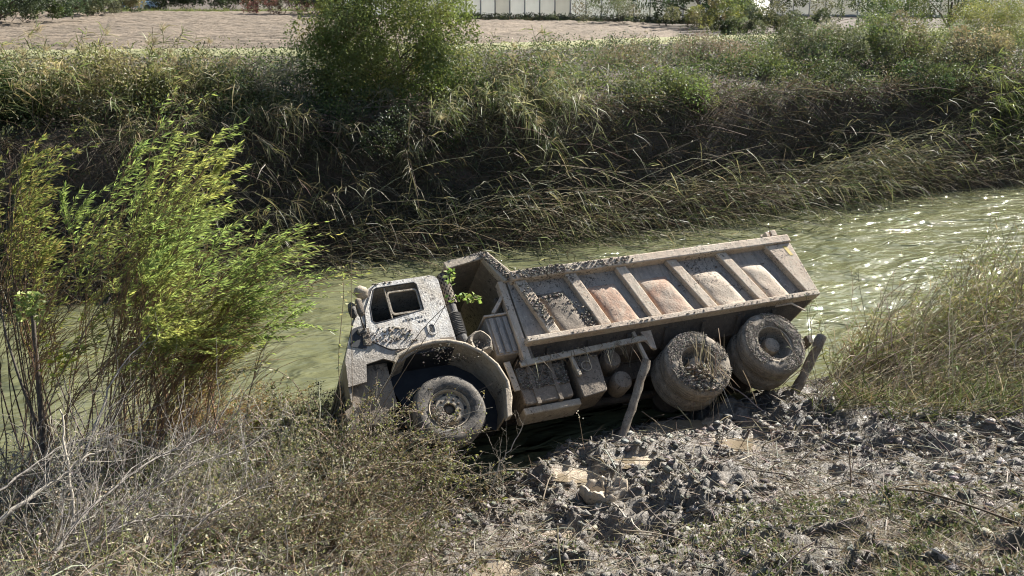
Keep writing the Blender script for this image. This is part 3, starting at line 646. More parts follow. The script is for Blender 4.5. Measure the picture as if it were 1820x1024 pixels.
# headboard, sloped upper part and forward canopy
hb = MB().prism([(X0 + .02, 1.02), (X0 - .02, 1.02), (X0 - .02, 2.25), (-1.06, 2.70), (-1.02, 2.69), (X0 + .02, 2.25)], -1.12, 1.12).build('headboard', 'tank', bed)
for y in (-.8, -.3, .2, .7): MB().box(X0 + .022, X0 + .09, y - .05, y + .05, 1.05, 2.2).build('stiffener', 'tank', hb, .008)
MB().box(X0 + .022, X0 + .13, 1.00, 1.14, 1.0, 2.24).build('corner_stiffener', 'bed', hb, .01)
can = MB().prism([(-1.05, 2.70), (-1.05, 2.665), (-.46, 2.565), (-.44, 2.60), (-.46, 2.64)], -1.12, 1.12).build('canopy', 'tank', bed, .006)
MB().prism([(-1.06, 2.73), (-1.02, 2.63), (-.46, 2.535), (-.44, 2.645)], 1.122, 1.16).build('canopy_edge', 'mudpaint', can, .006)
MB().prism([(-1.40, 2.20), (-1.36, 2.34), (-1.10, 2.72), (-.99, 2.70), (-1.08, 2.45), (-1.20, 2.20)], 1.05, 1.19).build('gusset', 'mudpaint', can, .02)
# tailgate with hinge lug
tg = MB().prism([(-5.99, 1.22), (-5.99, 2.24), (-6.03, 2.24), (-6.06, 1.22)], -1.1, 1.1).build('tailgate', 'bed', bed, .006)
for y in (-.6, 0, .6): MB().box(-6.09, -6.045, y - .06, y + .06, 1.3, 2.2).build('tailgate_rib', 'bed', tg, .008)
lug = MB().box(-5.80, -5.70, 1.16, 1.29, 2.292, 2.40); lug.box(-5.66, -5.60, 1.16, 1.29, 2.292, 2.38); lug.box(-5.8, -5.6, 1.14, 1.159, 2.292, 2.42)
lug.build('hinge_lug', 'bed', tg, .01)
MB().prism([(-5.80, 2.10), (-5.87, 2.10), (-5.92, 1.92), (-5.86, 1.92)], 1.2655, 1.268).build('reflector_strip', 'yellow', bed)
# --- side gear under the bed
ft = MB().prism(rpoly([(-.98, .42), (-1.0, .96), (-1.70, .94), (-1.70, .42)], .06), .52, 1.02).build('fuel_tank', 'tank', truck, .02)
for x in (-1.18, -1.50): MB().box(x - .03, x + .03, .50, 1.035, .40, .98).build('tank_strap', 'tank', ft, .006)
MB().box(-1.78, -.95, .60, .98, .30, .40).build('tank_cradle', 'mudpaint', truck, .02)
at_ = MB().prism(rpoly([(-1.80, .36), (-1.80, .97), (-2.22, .95), (-2.18, .40)], .04), .55, 1.05).build('fluid_tank', 'tank', truck, .015)
MB().lathe([(.065, 0), (.065, .012), (.078, .012), (.078, 0)], (-2.0, 1.05, .80), 'y', 22).build('filler_neck', 'mudpaint', at_)
for x, z in ((-2.48, .90), (-2.52, .56)):
    MB().lathe([(0, -.35), (.12, -.33), (.145, -.28), (.145, -.03), (.12, .01), (0, .03)], (x, .92, z), 'y', 24).build('air_reservoir', 'tank', truck, 0, 40)
sg = MB().beam((-1.05, 1.12, .96), (-2.98, 1.12, 1.03), .05, .085).build('side_guard_rail', 'mudpaint', truck, .01)
MB().beam((-2.86, 1.07, 1.17), (-2.90, 1.07, .70), .05, .06, (0, 1, 0)).build('guard_strut', 'mudpaint', sg, .008)
MB().beam((-1.80, 1.09, 1.0), (-1.84, 1.09, .66), .05, .06, (0, 1, 0)).build('guard_strut', 'mudpaint', sg, .008)
MB().beam((-.90, 1.06, 1.05), (-.92, 1.06, .62), .09, .03, (0, 1, 0)).build('guard_strut', 'mudpaint', sg, .008)
MB().prism([(-2.98, 1.19), (-3.16, 1.19), (-3.13, .86), (-3.06, .90)], 1.02, 1.06).build('bed_gusset', 'bed', bed, .006)
for q in range(3): MB().tube([(-.72, .9, .72 + q * .07), (-.86, 1.0, .66 + q * .07), (-1.0, .98, .70 + q * .07)], .014, 6).build('pipe', 'tank', truck)
MB().tube([(-5.3, 1.1, 1.19), (-5.5, 1.22, 1.14), (-5.68, 1.22, .98)], .014, 6).build('mudguard_stay', 'bed', truck)
MB().box(-5.75, -5.66, -1.0, 1.0, .55, .68).build('rear_underrun_bar', 'under', truck, .01)
# --- clods of wet mud thrown over the truck (one uncountable coat)
def clods(rects, n, smin, smax, cols):
    g = Geo(); w_ = np.array([r[-1] for r in rects], float); idx = rng.choice(len(rects), n, p=w_ / w_.sum()); P = np.zeros((n, 3))
    for i_, r in enumerate(rects):
        s_ = idx == i_; k_ = s_.sum(); a, b, c = [np.array(q, float) for q in r[:3]]
        t = rng.beta(.8, .8, k_)[:, None]; u = U(0, 1, k_)[:, None]; P[s_] = a + (b - a) * t + (c - a) * u
    keep = fbm(P[:, 0] * 2.3, P[:, 2] * 3 + P[:, 1], 33, 3) > U(.32, .62, n)
    P = P[keep]; n = len(P); add_lumps(g, P, smin + (smax - smin) * U(0, 1, n) ** 3, pick(cols, n, .25), .6); return g
DM = [(.16, .135, .105), (.25, .215, .17), (.42, .375, .31), (.36, .315, .25)]
g = clods([((-1.3, 1.17, 2.295), (-5.9, 1.17, 2.295), (-1.3, 1.29, 2.295), 3), ((-1.3, 1.305, 2.16), (-3.2, 1.305, 2.16), (-1.3, 1.305, 2.28), 3),
           ((-1.32, 1.255, 2.1), (-1.58, 1.255, 1.28), (-1.48, 1.255, 2.1), 3.5), ((-1.6, 1.22, 1.85), (-2.2, 1.22, 1.3), (-1.9, 1.22, 1.9), 5),
           ((-1.22, 1.28, 1.22), (-6., 1.28, 1.22), (-1.22, 1.24, 1.28), 4), ((-1.38, 1.195, 2.22), (-1.08, 1.195, 2.70), (-1.26, 1.195, 2.22), 9), ((-1.4, 1.31, 2.16), (-2.0, 1.31, 2.16), (-1.4, 1.31, 2.29), 3),
           ((-1.0, 1.03, .95), (-1.7, 1.03, .95), (-1.0, .7, .98), 5), ((-1.0, 1.03, .94), (-1.7, 1.03, .94), (-1.0, 1.03, .62), 5), ((-1.8, 1.06, .95), (-2.2, 1.06, .95), (-1.8, 1.06, .7), 2), ((.3, 1.16, 1.15), (-.7, 1.24, 1.1), (.3, 1.16, 1.4), 1), ((-1.05, 1.15, .99), (-2.95, 1.15, 1.06), (-1.05, 1.1, .99), 4),
           ((-.2, 2.0 - .85, 2.45), (.6, 1.15, 2.44), (-.2, 1.1, 2.49), 1.2), ((.2, 1.155, 1.5), (.9, 1.155, 1.6), (.3, 1.155, 1.75), 1.2), ((.6, 1.22, 1.3), (-.6, 1.22, 1.2), (.5, 1.22, 1.45), 1.),
           ((-2.2, 1.17, 2.1), (-5.4, 1.17, 2.1), (-2.4, 1.17, 1.4), 1.6), ((-.44, 1.16, 2.64), (-1.06, 1.16, 2.73), (-.44, 1.12, 2.65), 2)], 11500, .005, .026, DM)
mc = link('mud_clods', g.mesh('mud_clods', smooth=True), M['mud'], truck); mc['kind'] = 'stuff'
# mud and straw pressed onto the rear wheel faces
g = Geo()
for x, z, k_ in ((-WB, .50, 4200), (-WB - BOG, .59, 3600), (0, .53, 420)):
    a = U(0, 2 * np.pi, k_); r = U(.28, .475, k_) if x else U(.14, .3, k_); 
    if not x: a = U(-1.5, .3, k_)
    P = np.stack([x + r * np.cos(a), np.full(k_, 1.205 if x else 1.135), z + r * np.sin(a)], 1)
    kp = (fbm(P[:, 0] * 5, P[:, 2] * 5, 44, 3) > .42); P = P[kp]; add_lumps(g, P, U(.004, .013, len(P)), pick([(.40, .36, .30), (.34, .30, .25), (.2, .175, .14)], len(P), .15), .8)
    if x == -WB:
        k_ = 160; a = U(-1.9, -.2, k_); r = U(.05, .45, k_); P = np.stack([x + r * np.cos(a), U(1.19, 1.25, k_), z + r * np.sin(a)], 1); add_lumps(g, P, U(.012, .035, k_), pick(DM[1:], k_, .2), .7)
mc = link('wheel_mud', g.mesh('wheel_mud', smooth=True), M['mud'], truck); mc['kind'] = 'stuff'
# lump of mud on the mirror
mm = MB().lathe([(0, -.1), (.06, -.07), (.085, 0), (.06, .07), (0, .1)], (0, 0, 0), 'x', 14); v = np.array(mm.v); v += (fbm(v[:, 0] * 30, v[:, 1] * 30 + v[:, 2] * 20, 5, 3) - .5)[:, None] * .07
mm.v = [tuple(p) for p in v + np.array([.80, 1.2, 2.33])]; mm.build('mud_lump', 'mudpaint', cabE, 0, 70)
# ------------------------------------------------------------------ far background: greenhouses, trees, hedge, car
def film_mat(name, c):
    m, n, N = new_mat(name); tc = N('ShaderNodeTexCoord'); ns = noise(n, tc.outputs['Object'], 1.2, 4)
    oi = N('ShaderNodeObjectInfo'); cc = ramp(n, ns, [(.3, tuple(x * .86 for x in c)), (.7, c)])
    cc = mixc(n, 1., cc, ramp(n, oi.outputs['Random'], [(0, (.84, .82, .78)), (.6, (1, 1, 1))]), 'MULTIPLY')
    d = N('ShaderNodeBsdfDiffuse'); t = N('ShaderNodeBsdfTranslucent'); mx = N('ShaderNodeMixShader'); mx.inputs[0].default_value = .8
    n.links.new(cc, d.inputs[0]); n.links.new(cc, t.inputs[0]); n.links.new(d.outputs[0], mx.inputs[1]); n.links.new(t.outputs[0], mx.inputs[2]); out(n, mx.outputs[0]); return m
M['film'] = film_mat('greenhouse_film', (.86, .86, .83)); M['galv'] = plain_mat('galvanised_post', (.3, .3, .3), .5, .6)
def greenhouse(A, B, pitch, label, depth=18):
    A = np.array(A, float); B = np.array(B, float); d = B - A; L = np.linalg.norm(d); n = int(L / pitch); e = empty('greenhouse', (A[0], A[1], 3.6), label, 'greenhouse')
    e.rotation_euler = (0, 0, math.atan2(d[1], d[0])); pw = L / n
    # one slightly bellied sheet, shared by every bay
    V = []; F = []
    for a in range(5):
        for b in range(5): V.append((.04 + (pw - .08) * a / 4, .03 - .05 * math.sin(math.pi * a / 4), .12 + 2.5 * b / 4))
    F = [(a * 5 + b, (a + 1) * 5 + b, (a + 1) * 5 + b + 1, a * 5 + b + 1) for a in range(4) for b in range(4)]
    mb = MB().raw(V, F); mb.raw([(x, y + .012, z) for x, y, z in V], [q[::-1] for q in F]); sheet = mb.mesh('film_panel', 60); sheet.materials.append(M['film'])
    post = MB().box(-.04, .04, -.04, .04, 0, 2.75).mesh('post'); post.materials.append(M['galv'])
    for i in range(n):
        o = link('film_panel', sheet, None, e); o.location = (i * pw, 0, 0)
        o = link('post', post, None, e); o.location = (i * pw, -.03, 0)
    MB().box(-.1, L + .1, -.08, .1, -.05, .13).build('kerb', 'galv', e); MB().box(-.1, L + .1, -.06, .06, 2.62, 2.72).build('gutter', 'galv', e)
    for k in range(3):
        y0 = k * depth / 3; pr_ = [(y0 + depth / 3 * q / 8, 2.72 + 1.5 * math.sin(math.pi * q / 8)) for q in range(9)]
        m_ = MB(); v = [(x, y, z) for x in (0, L) for y, z in pr_]; m_.raw(v, [(q, q + 1, q + 10, q + 9) for q in range(8)]); m_.build('roof_arch', 'film', e)
greenhouse((-14.5, 80), (17.5, 67.5), 1.18, 'long pale greenhouse side of film panels between posts beyond the field')
greenhouse((19.5, 83), (47, 78), 1.25, 'farther greenhouse of milky film half hidden by shrubs')
# foliage helpers -------------------------------------------------------------
OL = (.085, .114, .04); OL2 = (.145, .17, .062); GG = (.13, .147, .085); TAN = (.28, .24, .145); BRN = (.15, .115, .08); DKG = (.045, .062, .03); PALE = (.36, .33, .235)
def lobes(c, r, n, lr, zmin=-.3):
    """lobe centres scattered over an ellipsoid"""
    d = rdir(n, zmin - .35, 1); k = U(.45, 1., n)[:, None]; return np.asarray(c) + d * np.asarray(r) * k, lr * U(.6, 1.3, n)
def lobe_leaves(g, C, Rr, per, L, W, cols, wts=None, dirbias=(0, 0, -.15), jit=.18):
    n = len(C) * per; i = np.repeat(np.arange(len(C)), per)
    d = rdir(n, -.75, 1); P = C[i] + d * (Rr[i] * U(.55, 1.06, n) ** .6)[:, None]
    lc = pick(cols, len(C), jit, wts)[i] * (1 + NRM(0, .13, (n, 1)))
    D = unit(d * .6 + rdir(n) * .8 + np.array(dirbias)); add_leaves(g, P, D, L * U(.6, 1.25, n), W * U(.7, 1.2, n), lc)
def bush(name, label, cat, c, r, nl, per, lr, L, W, cols, wts=None, mat='leaf', group=None, nst=14, base=None, trunk=0, extra=None):
    c = np.asarray(c, float); r = np.asarray(r, float); b = np.array([c[0], c[1], base if base is not None else c[2] - r[2]])
    e = empty(name, b, label, cat, group); g = Geo(); C, Rr = lobes(c, r, nl, lr); lobe_leaves(g, C, Rr, per, L, W, cols, wts)
    if extra: extra(g)
    g.build('foliage', M[mat], e)
    s = Geo(); t = C[rng.choice(len(C), min(nst, len(C)), False)]; k = len(t); B = b + NRM(0, .12, (k, 3)) * (r * [1, 1, 0]) * (0 if trunk else 1); D = t - B; D[:, 2] += np.linalg.norm(D, axis=1) * .35
    P = curves(B, unit(D), np.linalg.norm(t - B, axis=1), unit(t - B) * 1. - unit(D), 6, .012); s_r = np.linspace(1, .25, 6)[None] * (U(.012, .03, k)[:, None] + trunk * .5)
    add_tubes(s, P, s_r, pick([(.10, .08, .06), (.16, .13, .1)], k), 4)
    if trunk: add_tubes(s, np.array([[b, b + [0, 0, r[2] * .6], c]]), np.array([[trunk * 1.3, trunk, trunk * .6]]), (.1, .08, .06), 7)
    s.build('trunk' if trunk else 'stems', M['stem'], e); return e
def treeat(px, Y, label, w, h, cols, cat='tree', name='tree', per=60, L=.3, nl=26, low=.45, trunk=.14):
    p = at(px, 20, Y); w *= 1.9; return bush(name, label, cat, (p[0], Y, 3.6 + h * .42), (w, w * .8, h * .5), nl, per, h * .2, L, L * .55, cols, None, 'leaf', 'trees and shrubs beyond the field', 10, 3.6, trunk)
treeat(-25, 62, 'dark evergreen tree at the left end of the field edge', 2.0, 3.6, [DKG, (.06, .08, .04)], per=220, L=.17)
treeat(45, 66, 'glossy dark green bush beside the far left field corner', 1.7, 2.6, [DKG, (.07, .1, .04), OL], 'bush', 'bush', 240, .16, trunk=0)
treeat(115, 78, 'grey-green olive-like tree behind the left of the ploughed field', 1.9, 3.8, [GG, OL, DKG], per=220, L=.18)
treeat(160, 82, 'dull grey-green shrub behind the left of the ploughed field', 1.6, 2.6, [GG, (.16, .16, .1)], 'bush', 'bush', 220, .17, trunk=0)
treeat(205, 88, 'pale tan-green rounded bush just left of the blue car', 1.5, 2.2, [(.22, .21, .12), GG], 'bush', 'bush', 200, .17, trunk=0)
for k, (px, Y, w_, h_, lb) in enumerate([(285, 98, 1.6, 3, 'first dark shrub of the row right of the blue car'), (330, 100, 1.6, 3.1, 'second dark shrub of the row right of the blue car'), (375, 99, 1.5, 2.9, 'third dark shrub of the row right of the blue car'), (415, 101, 1.6, 3.2, 'fourth dark shrub of the row right of the blue car'), (452, 99, 1.4, 2.8, 'dark shrub at the right end of the row, left of the reddish bush')]):
    treeat(px, Y, lb, w_, h_, [DKG, (.06, .085, .03), OL], 'bush', 'bush', 170, .2, trunk=0)
treeat(500, 86, 'reddish-brown dry bush behind the ploughed field', 2.0, 3.2, [(.17, .09, .075), (.13, .08, .06)], 'bush', 'bush', 260, .16, trunk=0)
treeat(560, 84, 'grey-blue dense bush right of the reddish bush', 1.6, 3, [(.09, .1, .08), GG, DKG], 'bush', 'bush', 240, .16, trunk=0)
treeat(600, 84, 'yellow-green shrub at the corner of the ploughed field', 1.2, 2.2, [OL2, (.25, .25, .08)], 'bush', 'bush', 220, .15, trunk=0)
treeat(1262, 63, 'dark broad tree with low branches in front of the long greenhouse', 2.6, 3.3, [DKG, (.045, .07, .035)], per=330, L=.18, trunk=.16)
treeat(1275, 57, 'yellow-green rounded shrub under the dark broad tree', 1.6, 1.9, [OL2, (.24, .24, .08), (.2, .17, .09)], 'bush', 'bush', 260, .13, trunk=0)
treeat(1095, 66, 'thin grey-green weed shrub in front of the greenhouse film', 1.5, 2.4, [GG, (.15, .16, .1)], 'bush', 'bush', 150, .12, trunk=0)
treeat(1430, 53, 'dense dark bramble bush at the crest right of the dark tree', 2.3, 2.2, [(.07, .09, .045), GG, DKG], 'bush', 'bush', 330, .12, trunk=0)
treeat(1360, 50, 'low dark bramble mound left of the dense crest bush', 1.5, 1.2, [(.08, .095, .05), DKG, GG], 'bush', 'bush', 260, .11, trunk=0)
treeat(1595, 58, 'small upright green shrub in front of the farther greenhouse', 1.0, 2.6, [OL, OL2], 'bush', 'bush', 190, .12, trunk=0)
treeat(1690, 60, 'dark young tree at the right end of the farther greenhouse', 1.4, 3.6, [DKG, OL], per=170, L=.14, trunk=.08)
# low weeds along the greenhouse foot and along the field's far edge
g = Geo(); n = 15000; t = U(0, 1, n); P = np.stack([-14 + 33 * t, 79.3 - 12.5 * t - U(.2, 3.4, n), np.full(n, 3.6)], 1); add_blades(g, P, unit(rdir(n, .3, 1)), U(.15, .6, n), .07, .3, pick([DKG, (.05, .06, .035), BRN, GG], n), 1)
n = 6000; P = np.stack([U(-60, -17, n), U(92, 97, n), np.full(n, 3.6)], 1); add_blades(g, P, unit(rdir(n, .4, 1)), U(.3, .9, n), .06, .3, pick([OL2, OL, (.22, .24, .08)], n), 1)
t = U(0, 1, 260); C = np.stack([-6 + 25 * t, 76.2 - 9.5 * t - U(.2, 3.6, 260), 3.6 + U(0, .15, 260)], 1); lobe_leaves(g, C, U(.25, .5, 260), 60, .16, .08, [DKG, (.05, .06, .035), (.075, .08, .045), GG])
tag(g.build('weeds', M['leaf']), 'rank green weeds along the greenhouse foot and the far field edge', None, None, 'stuff')
# pale blue car, mostly beyond the top of the picture
p = at(243, 4, 97); car = empty('parked_car', (p[0], 97, 3.6), 'pale blue car parked behind the ploughed field', 'car')
M['carpaint'] = plain_mat('pale_blue_paint', (.35, .5, .66), .3); 
MB().prism(rpoly([(-2.0, .35), (-2.05, .85), (-1.5, .98), (1.1, .95), (1.95, .8), (2.0, .35)], .1), -.82, .82).build('body', 'carpaint', car, .04)
MB().prism(rpoly([(-1.5, .97), (-1.1, 1.42), (.2, 1.44), (1.05, .95)], .06), -.72, .72).build('cabin', 'dark', car, .03)
MB().box(-1.05, .2, -.7, .7, 1.43, 1.47).build('roof', 'carpaint', car, .01)
for x in (-1.25, 1.25):
    for y in (-.78, .78): MB().lathe([(0, -.1), (.28, -.1), (.31, -.06), (.31, .06), (.28, .1), (0, .1)], (x, y, .31), 'y', 18).build('wheel', 'blackp', car)
# ------------------------------------------------------------------ far bank vegetation
def bank_xy(px_list): pass
g = Geo()       # leafy cover on the crest and upper slope
n = 3600; x = U(-24, 34, n); df = U(2.0, 13, n) ** 1.0 ; P = bank(x, df); rr = U(.25, .6, n); P[:, 2] += rr * .6 + .25 * (df < 4.5) * U(0, 1, n)
dens = fbm(P[:, 0] * .35, P[:, 1] * .5, 101, 3); kp = (dens > .36) & ~((df > 7) & (U(0, 1, n) < .35)) & (P[:, 1] < np.interp(P[:, 0], VX, VY) - 1.4); P, rr = P[kp], rr[kp]
lobe_leaves(g, P, rr, 50, .08, .045, [OL, GG, OL2, (.16, .145, .105), BRN, DKG], [4, 3, 1, 1, 2, 4])
n = 8000; x = U(-24, 34, n); df = U(1.8, 12, n); P = bank(x, df); P[:, 2] += U(0, .4, n); P = P[P[:, 1] < np.interp(P[:, 0], VX, VY) - .8]; n = len(P)
add_blades(g, P, unit(rdir(n, .1, 1) + [.2, -.25, 0]), U(.35, .9, n), .022, U(.4, 1., n), pick([OL2, GG, (.2, .175, .11), OL, DKG], n), 3)
n = 2700; x = U(-24, 34, n); df = U(.7, 2.9, n); P = bank(x, df); rr = U(.18, .42, n); P[:, 2] += rr * .3; P[:, 1] -= .1; kp = fbm(P[:, 0] * .5, P[:, 2] * .9, 171, 3) > .33; lobe_leaves(g, P[kp], rr[kp], 44, .085, .04, [(.075, .09, .045), (.11, .12, .065), (.12, .1, .065), (.06, .062, .042), (.15, .145, .09)])
tag(g.build('undergrowth', M['leaf']), 'tangled leafy undergrowth covering the far bank', None, None, 'stuff')
g = Geo()       # dead drifted stems matted on the steep shaded face
n = 42000; x = U(-24, 34, n); df = np.abs(U(-.1, 2.6, n)); P = bank(x, df); P[:, 2] += U(0, .3, n) * (.4 + fbm(P[:, 0] * 1.2, P[:, 1] * 1.2, 181, 2)); P[:, 1] -= U(0, .25, n)
D = unit(np.stack([NRM(.35, .6, n), NRM(-.25, .35, n), NRM(-.05, .45, n)], 1)); add_blades(g, P, D, U(.25, 1.1, n), U(.012, .03, n), U(.1, .5, n), pick([(.08, .064, .048), (.105, .083, .06), (.058, .05, .04), (.17, .14, .095), (.065, .075, .043)], n, .25), 2)
n = 620; x = U(-20, 30, n); P = bank(x, U(.2, 3., n)); C = curves(P, unit(np.stack([NRM(.7, .6, n), NRM(-.1, .4, n), U(0, .9, n)], 1)), U(.8, 2.4, n), np.array([.1, 0, -.4]), 5, .02); add_tubes(g, C, .009, pick([TAN, BRN, (.2, .165, .12)], n), 3)
tag(g.build('dead_stems', M['dryleaf']), 'dark matted dead stems lying on the steep far bank', None, None, 'stuff')
# giant reed clumps pressed over by the flood
def reed_clump(label, x0, x1, d0, d1, n, L, lean, dirn, cols, leafcols, nleaf=16, droop=.45, plume=0, rad=.011, lift=0):
    x = U(x0, x1, n); P = bank(x, U(d0, d1, n)); c = P.mean(0); e = empty('reed_clump', (c[0], c[1], P[:, 2].min()), label, 'reeds', 'reed clumps on the far bank'); g = Geo(); s = Geo(); P[:, 2] -= .05 - lift
    D = unit(np.stack([NRM(dirn[0], .3, n), NRM(dirn[1], .3, n), np.abs(NRM(lean, .28, n))], 1)); l = L * U(.55, 1.2, n)
    C = curves(P, D, l, np.stack([np.full(n, dirn[0] * .15), np.full(n, dirn[1] * .1), -droop * U(.3, 1.5, n)], 1), 7, .022)
    zmin = hgt(C[..., 0], C[..., 1]) + .02; C[..., 2] = np.maximum(C[..., 2], np.maximum(zmin, .03)); add_tubes(s, C, np.linspace(1, .4, 7)[None] * rad, pick(cols, n), 3)
    m = n * nleaf; Q, T, t, i = on_curves(C, m, .3, 1.); side = unit(np.cross(T, rdir(m))); D = unit(T * .7 + side * .75); add_blades(g, Q, D, U(.25, .62, m), .027, U(.25, .75, m), pick(leafcols, m, .22), 2)
    if plume:
        k = rng.choice(n, plume, False); q = np.repeat(C[k, -1], 60, 0); m = len(q); add_blades(g, q - np.array([0, 0, .1]) + NRM(0, .03, (m, 3)), unit(rdir(m, .2, 1) + [.2, 0, .8]), U(.12, .32, m), .012, .4, pick([(.42, .36, .25), (.36, .3, .2)], m), 1)
    s.build('canes', M['stem'], e); g.build('leaves', M['leaf'], e); return e
CN = [(.2, .165, .1), (.14, .115, .07), (.09, .08, .055), (.32, .28, .18)]; RL = [(.06, .078, .036), (.09, .10, .05), (.14, .125, .075), (.045, .055, .03), (.26, .25, .16)]
def xb(px, Y): return at(px, 300, Y)[0]
reed_clump('flattened reeds trailing along the water behind the truck cab', -5.2, -1.0, .0, 1.2, 75, 3.6, .34, (.95, -.05), CN, RL, 9, .35)
reed_clump('flattened reeds with pale drooping leaves above the truck canopy', -2.4, 1.2, .4, 2.0, 62, 3.8, .6, (.9, -.1), CN, RL, 9, .5)
reed_clump('low reeds lying in the river edge right of the cab', -.8, 4.6, -.3, .6, 66, 2.6, .24, (.95, -.08), CN, RL, 11, .28)
reed_clump('sweeping reed stalks leaning right above the tipping bed', 2.0, 6.6, .3, 1.5, 75, 4.2, .66, (.95, .0), CN, RL, 6, .45)
reed_clump('dense green-brown reeds at the shore behind the truck bed', 4.2, 9.0, -.1, .9, 70, 2.8, .38, (.95, -.1), CN, RL, 10, .35)
reed_clump('large arching sedge-like reed fan with pale tips near the sunlit water', 8.3, 11.2, .1, 1.2, 240, 3.3, .8, (.85, -.05), [(.13, .14, .075), (.19, .18, .1), (.3, .26, .17)], [(.12, .13, .07), (.2, .18, .1)], 4, .55, rad=.009)
reed_clump('bare leaning reed stalks at the right end of the far shore', 11.5, 17.5, .0, 1.8, 170, 3.2, .75, (.8, -.05), [(.17, .14, .09), (.23, .19, .12), (.12, .1, .07)], RL, 5, .35, rad=.01)
reed_clump('bright green reed leaves at the top of the right-hand far shore', 14.5, 18.5, 1.0, 2.6, 60, 2.2, .9, (.5, -.3), CN, [OL2, (.2, .24, .08)], 20, .55)
reed_clump('dark reeds bent over the water behind the willow', -13, -5.5, .0, 1.6, 130, 2.4, .4, (.8, -.1), [(.1, .085, .06), (.15, .12, .08)], [(.08, .08, .05), (.12, .11, .06)], 12, .4)
reed_clump('hanging pale reed leaves on the slope right of the round bush', -2.2, 1.8, 2.2, 3.8, 95, 2.0, .9, (.25, -.55), CN, [(.22, .23, .13), (.3, .28, .17), OL2], 20, .75, 6)
reed_clump('drooping brown reeds on the dark slope below the round bush', -7.5, -2.0, 1.2, 2.4, 70, 2.2, .8, (.45, -.45), [(.16, .13, .09), (.22, .18, .12)], [(.13, .115, .07), (.09, .095, .05), (.2, .17, .11)], 14, .75)
reed_clump('hanging reed leaves halfway up the slope left of the round bush', -9.5, -5.5, 2.3, 3.6, 60, 1.8, .9, (.2, -.45), CN, [TAN, (.18, .17, .09), OL], 18, .7)
reed_clump('tall plumed reeds at the crest at the left edge', -13.4, -9.7, 3.0, 5.0, 95, 2.1, 1.5, (.15, -.05), CN, [(.26, .24, .12), OL2, TAN], 18, .3, 26)
reed_clump('single plumed reed tuft standing against the ploughed field', -8.9, -7.9, 3.4, 4.6, 24, 2.3, 1.7, (.1, -.05), CN, [OL2, (.26, .24, .12)], 18, .25, 12)
reed_clump('feathery reeds at the crest between tuft and round bush', -7.6, -5.6, 3.4, 5, 45, 1.7, 1.4, (.1, -.1), CN, [OL2, TAN, PALE], 18, .3, 14)
reed_clump('upright reeds at the crest right of the round bush', -.9, 1.2, 3.6, 5.0, 34, 2.0, 1.5, (.25, -.05), CN, [OL2, OL, TAN], 18, .35, 8)
# crest shrubs and thickets
def crest(px, py, Y, rx, rz, label, cols, wts=None, nl=60, per=200, lr=.42, L=.075, W=.045, cat='bush', name='bush', nst=30, ry=None, drop=.0):
    p = at(px, py, Y); b = float(hgt(np.array(p[0]), np.array(Y))); return bush(name, label, cat, p, (rx, ry or rx * .7, rz), nl, per, lr, L, W, cols, wts, 'leaf', 'bushes on the far bank', nst, b - drop)
crest(690, 95, 26.5, 2.5, 2.6, 'big rounded light green bush rising from the far bank crest', [(.13, .16, .05), (.17, .19, .06), OL, (.2, .2, .08)], [3, 3, 4, 1], 150, 340, .55, .085, .046, nst=60)
crest(650, 235, 24.6, 2.4, .9, 'dark skirt of brambles below the big rounded bush', [DKG, OL, (.08, .1, .05)], None, 60, 200, .45)
crest(470, 190, 24.6, 1.2, .5, 'low olive bramble left of the big rounded bush', [OL, GG, OL2, TAN], None, 46, 170, .4)
crest(330, 160, 24, 1.6, .7, 'tan and olive thicket below the plumed reed tuft', [OL2, TAN, GG, (.22, .2, .1)], None, 56, 190, .42)
crest(150, 160, 23, 1.8, .85, 'sunlit yellowish thicket at the left of the far bank', [TAN, OL2, (.24, .23, .1), PALE], None, 64, 200, .45)
crest(20, 190, 22, 1.1, .8, 'dark olive thicket at the left edge of the far bank', [OL, OL2, DKG], None, 50, 190, .42)
crest(890, 160, 27.2, 1.8, .85, 'grey-green bramble thicket right of the big rounded bush', [GG, OL, (.2, .19, .12)], None, 66, 200, .42)
crest(1010, 165, 29, 1.2, .6, 'pale grey-green bramble slope above the truck bed', [GG, (.19, .19, .13), OL2], None, 46, 180, .4)
crest(1180, 165, 28.6, 1.6, .5, 'green grassy hummock hanging over the slope behind the truck bed', [OL2, (.16, .2, .07), GG], None, 54, 190, .36)
crest(1110, 110, 32.5, 1.2, .35, 'brown dead bramble patch above the green hummock', [BRN, (.2, .15, .1), TAN], None, 36, 150, .35, .06, .02)
crest(1260, 100, 34, 1.6, .5, 'purplish-brown dead bramble on the crest', [(.19, .145, .115), BRN, (.24, .2, .15)], None, 50, 170, .38, .07, .022)
crest(1330, 130, 32.6, 1.5, .6, 'leafy bramble hanging beside the dead crest bramble', [OL, GG, OL2], None, 46, 190, .4)
crest(1450, 92, 34.5, 2.0, .95, 'broad grey-green thicket left of the middle of the right crest', [GG, (.17, .17, .11), OL], None, 70, 200, .45)
crest(1470, 150, 32.4, 1.5, .55, 'dark leafy overhang above the bag on the slope', [OL, DKG, GG], None, 46, 190, .4)
crest(1590, 82, 35, 1.9, 1.0, 'broad brownish-green thicket on the right crest', [(.19, .17, .11), GG, OL2], None, 70, 200, .45)
crest(1640, 150, 33, 1.7, .65, 'dark leafy overhang at the right of the steep slope', [OL, GG, DKG], None, 50, 190, .42)
crest(1730, 95, 35.5, 1.8, 1.05, 'grey-tan thicket below the tall pale shrub', [(.2, .18, .12), GG, TAN], None, 66, 190, .45)
crest(1770, 45, 38, 2.1, 1.1, 'tall pale yellow-green shrub at the right edge of the crest', [(.22, .23, .09), (.26, .26, .1), OL2], None, 80, 220, .48, .07, .03)
crest(1790, 190, 33.5, 1.4, .8, 'light green drooping bush at the right edge of the far bank', [OL2, (.2, .22, .08), GG], None, 56, 190, .42)
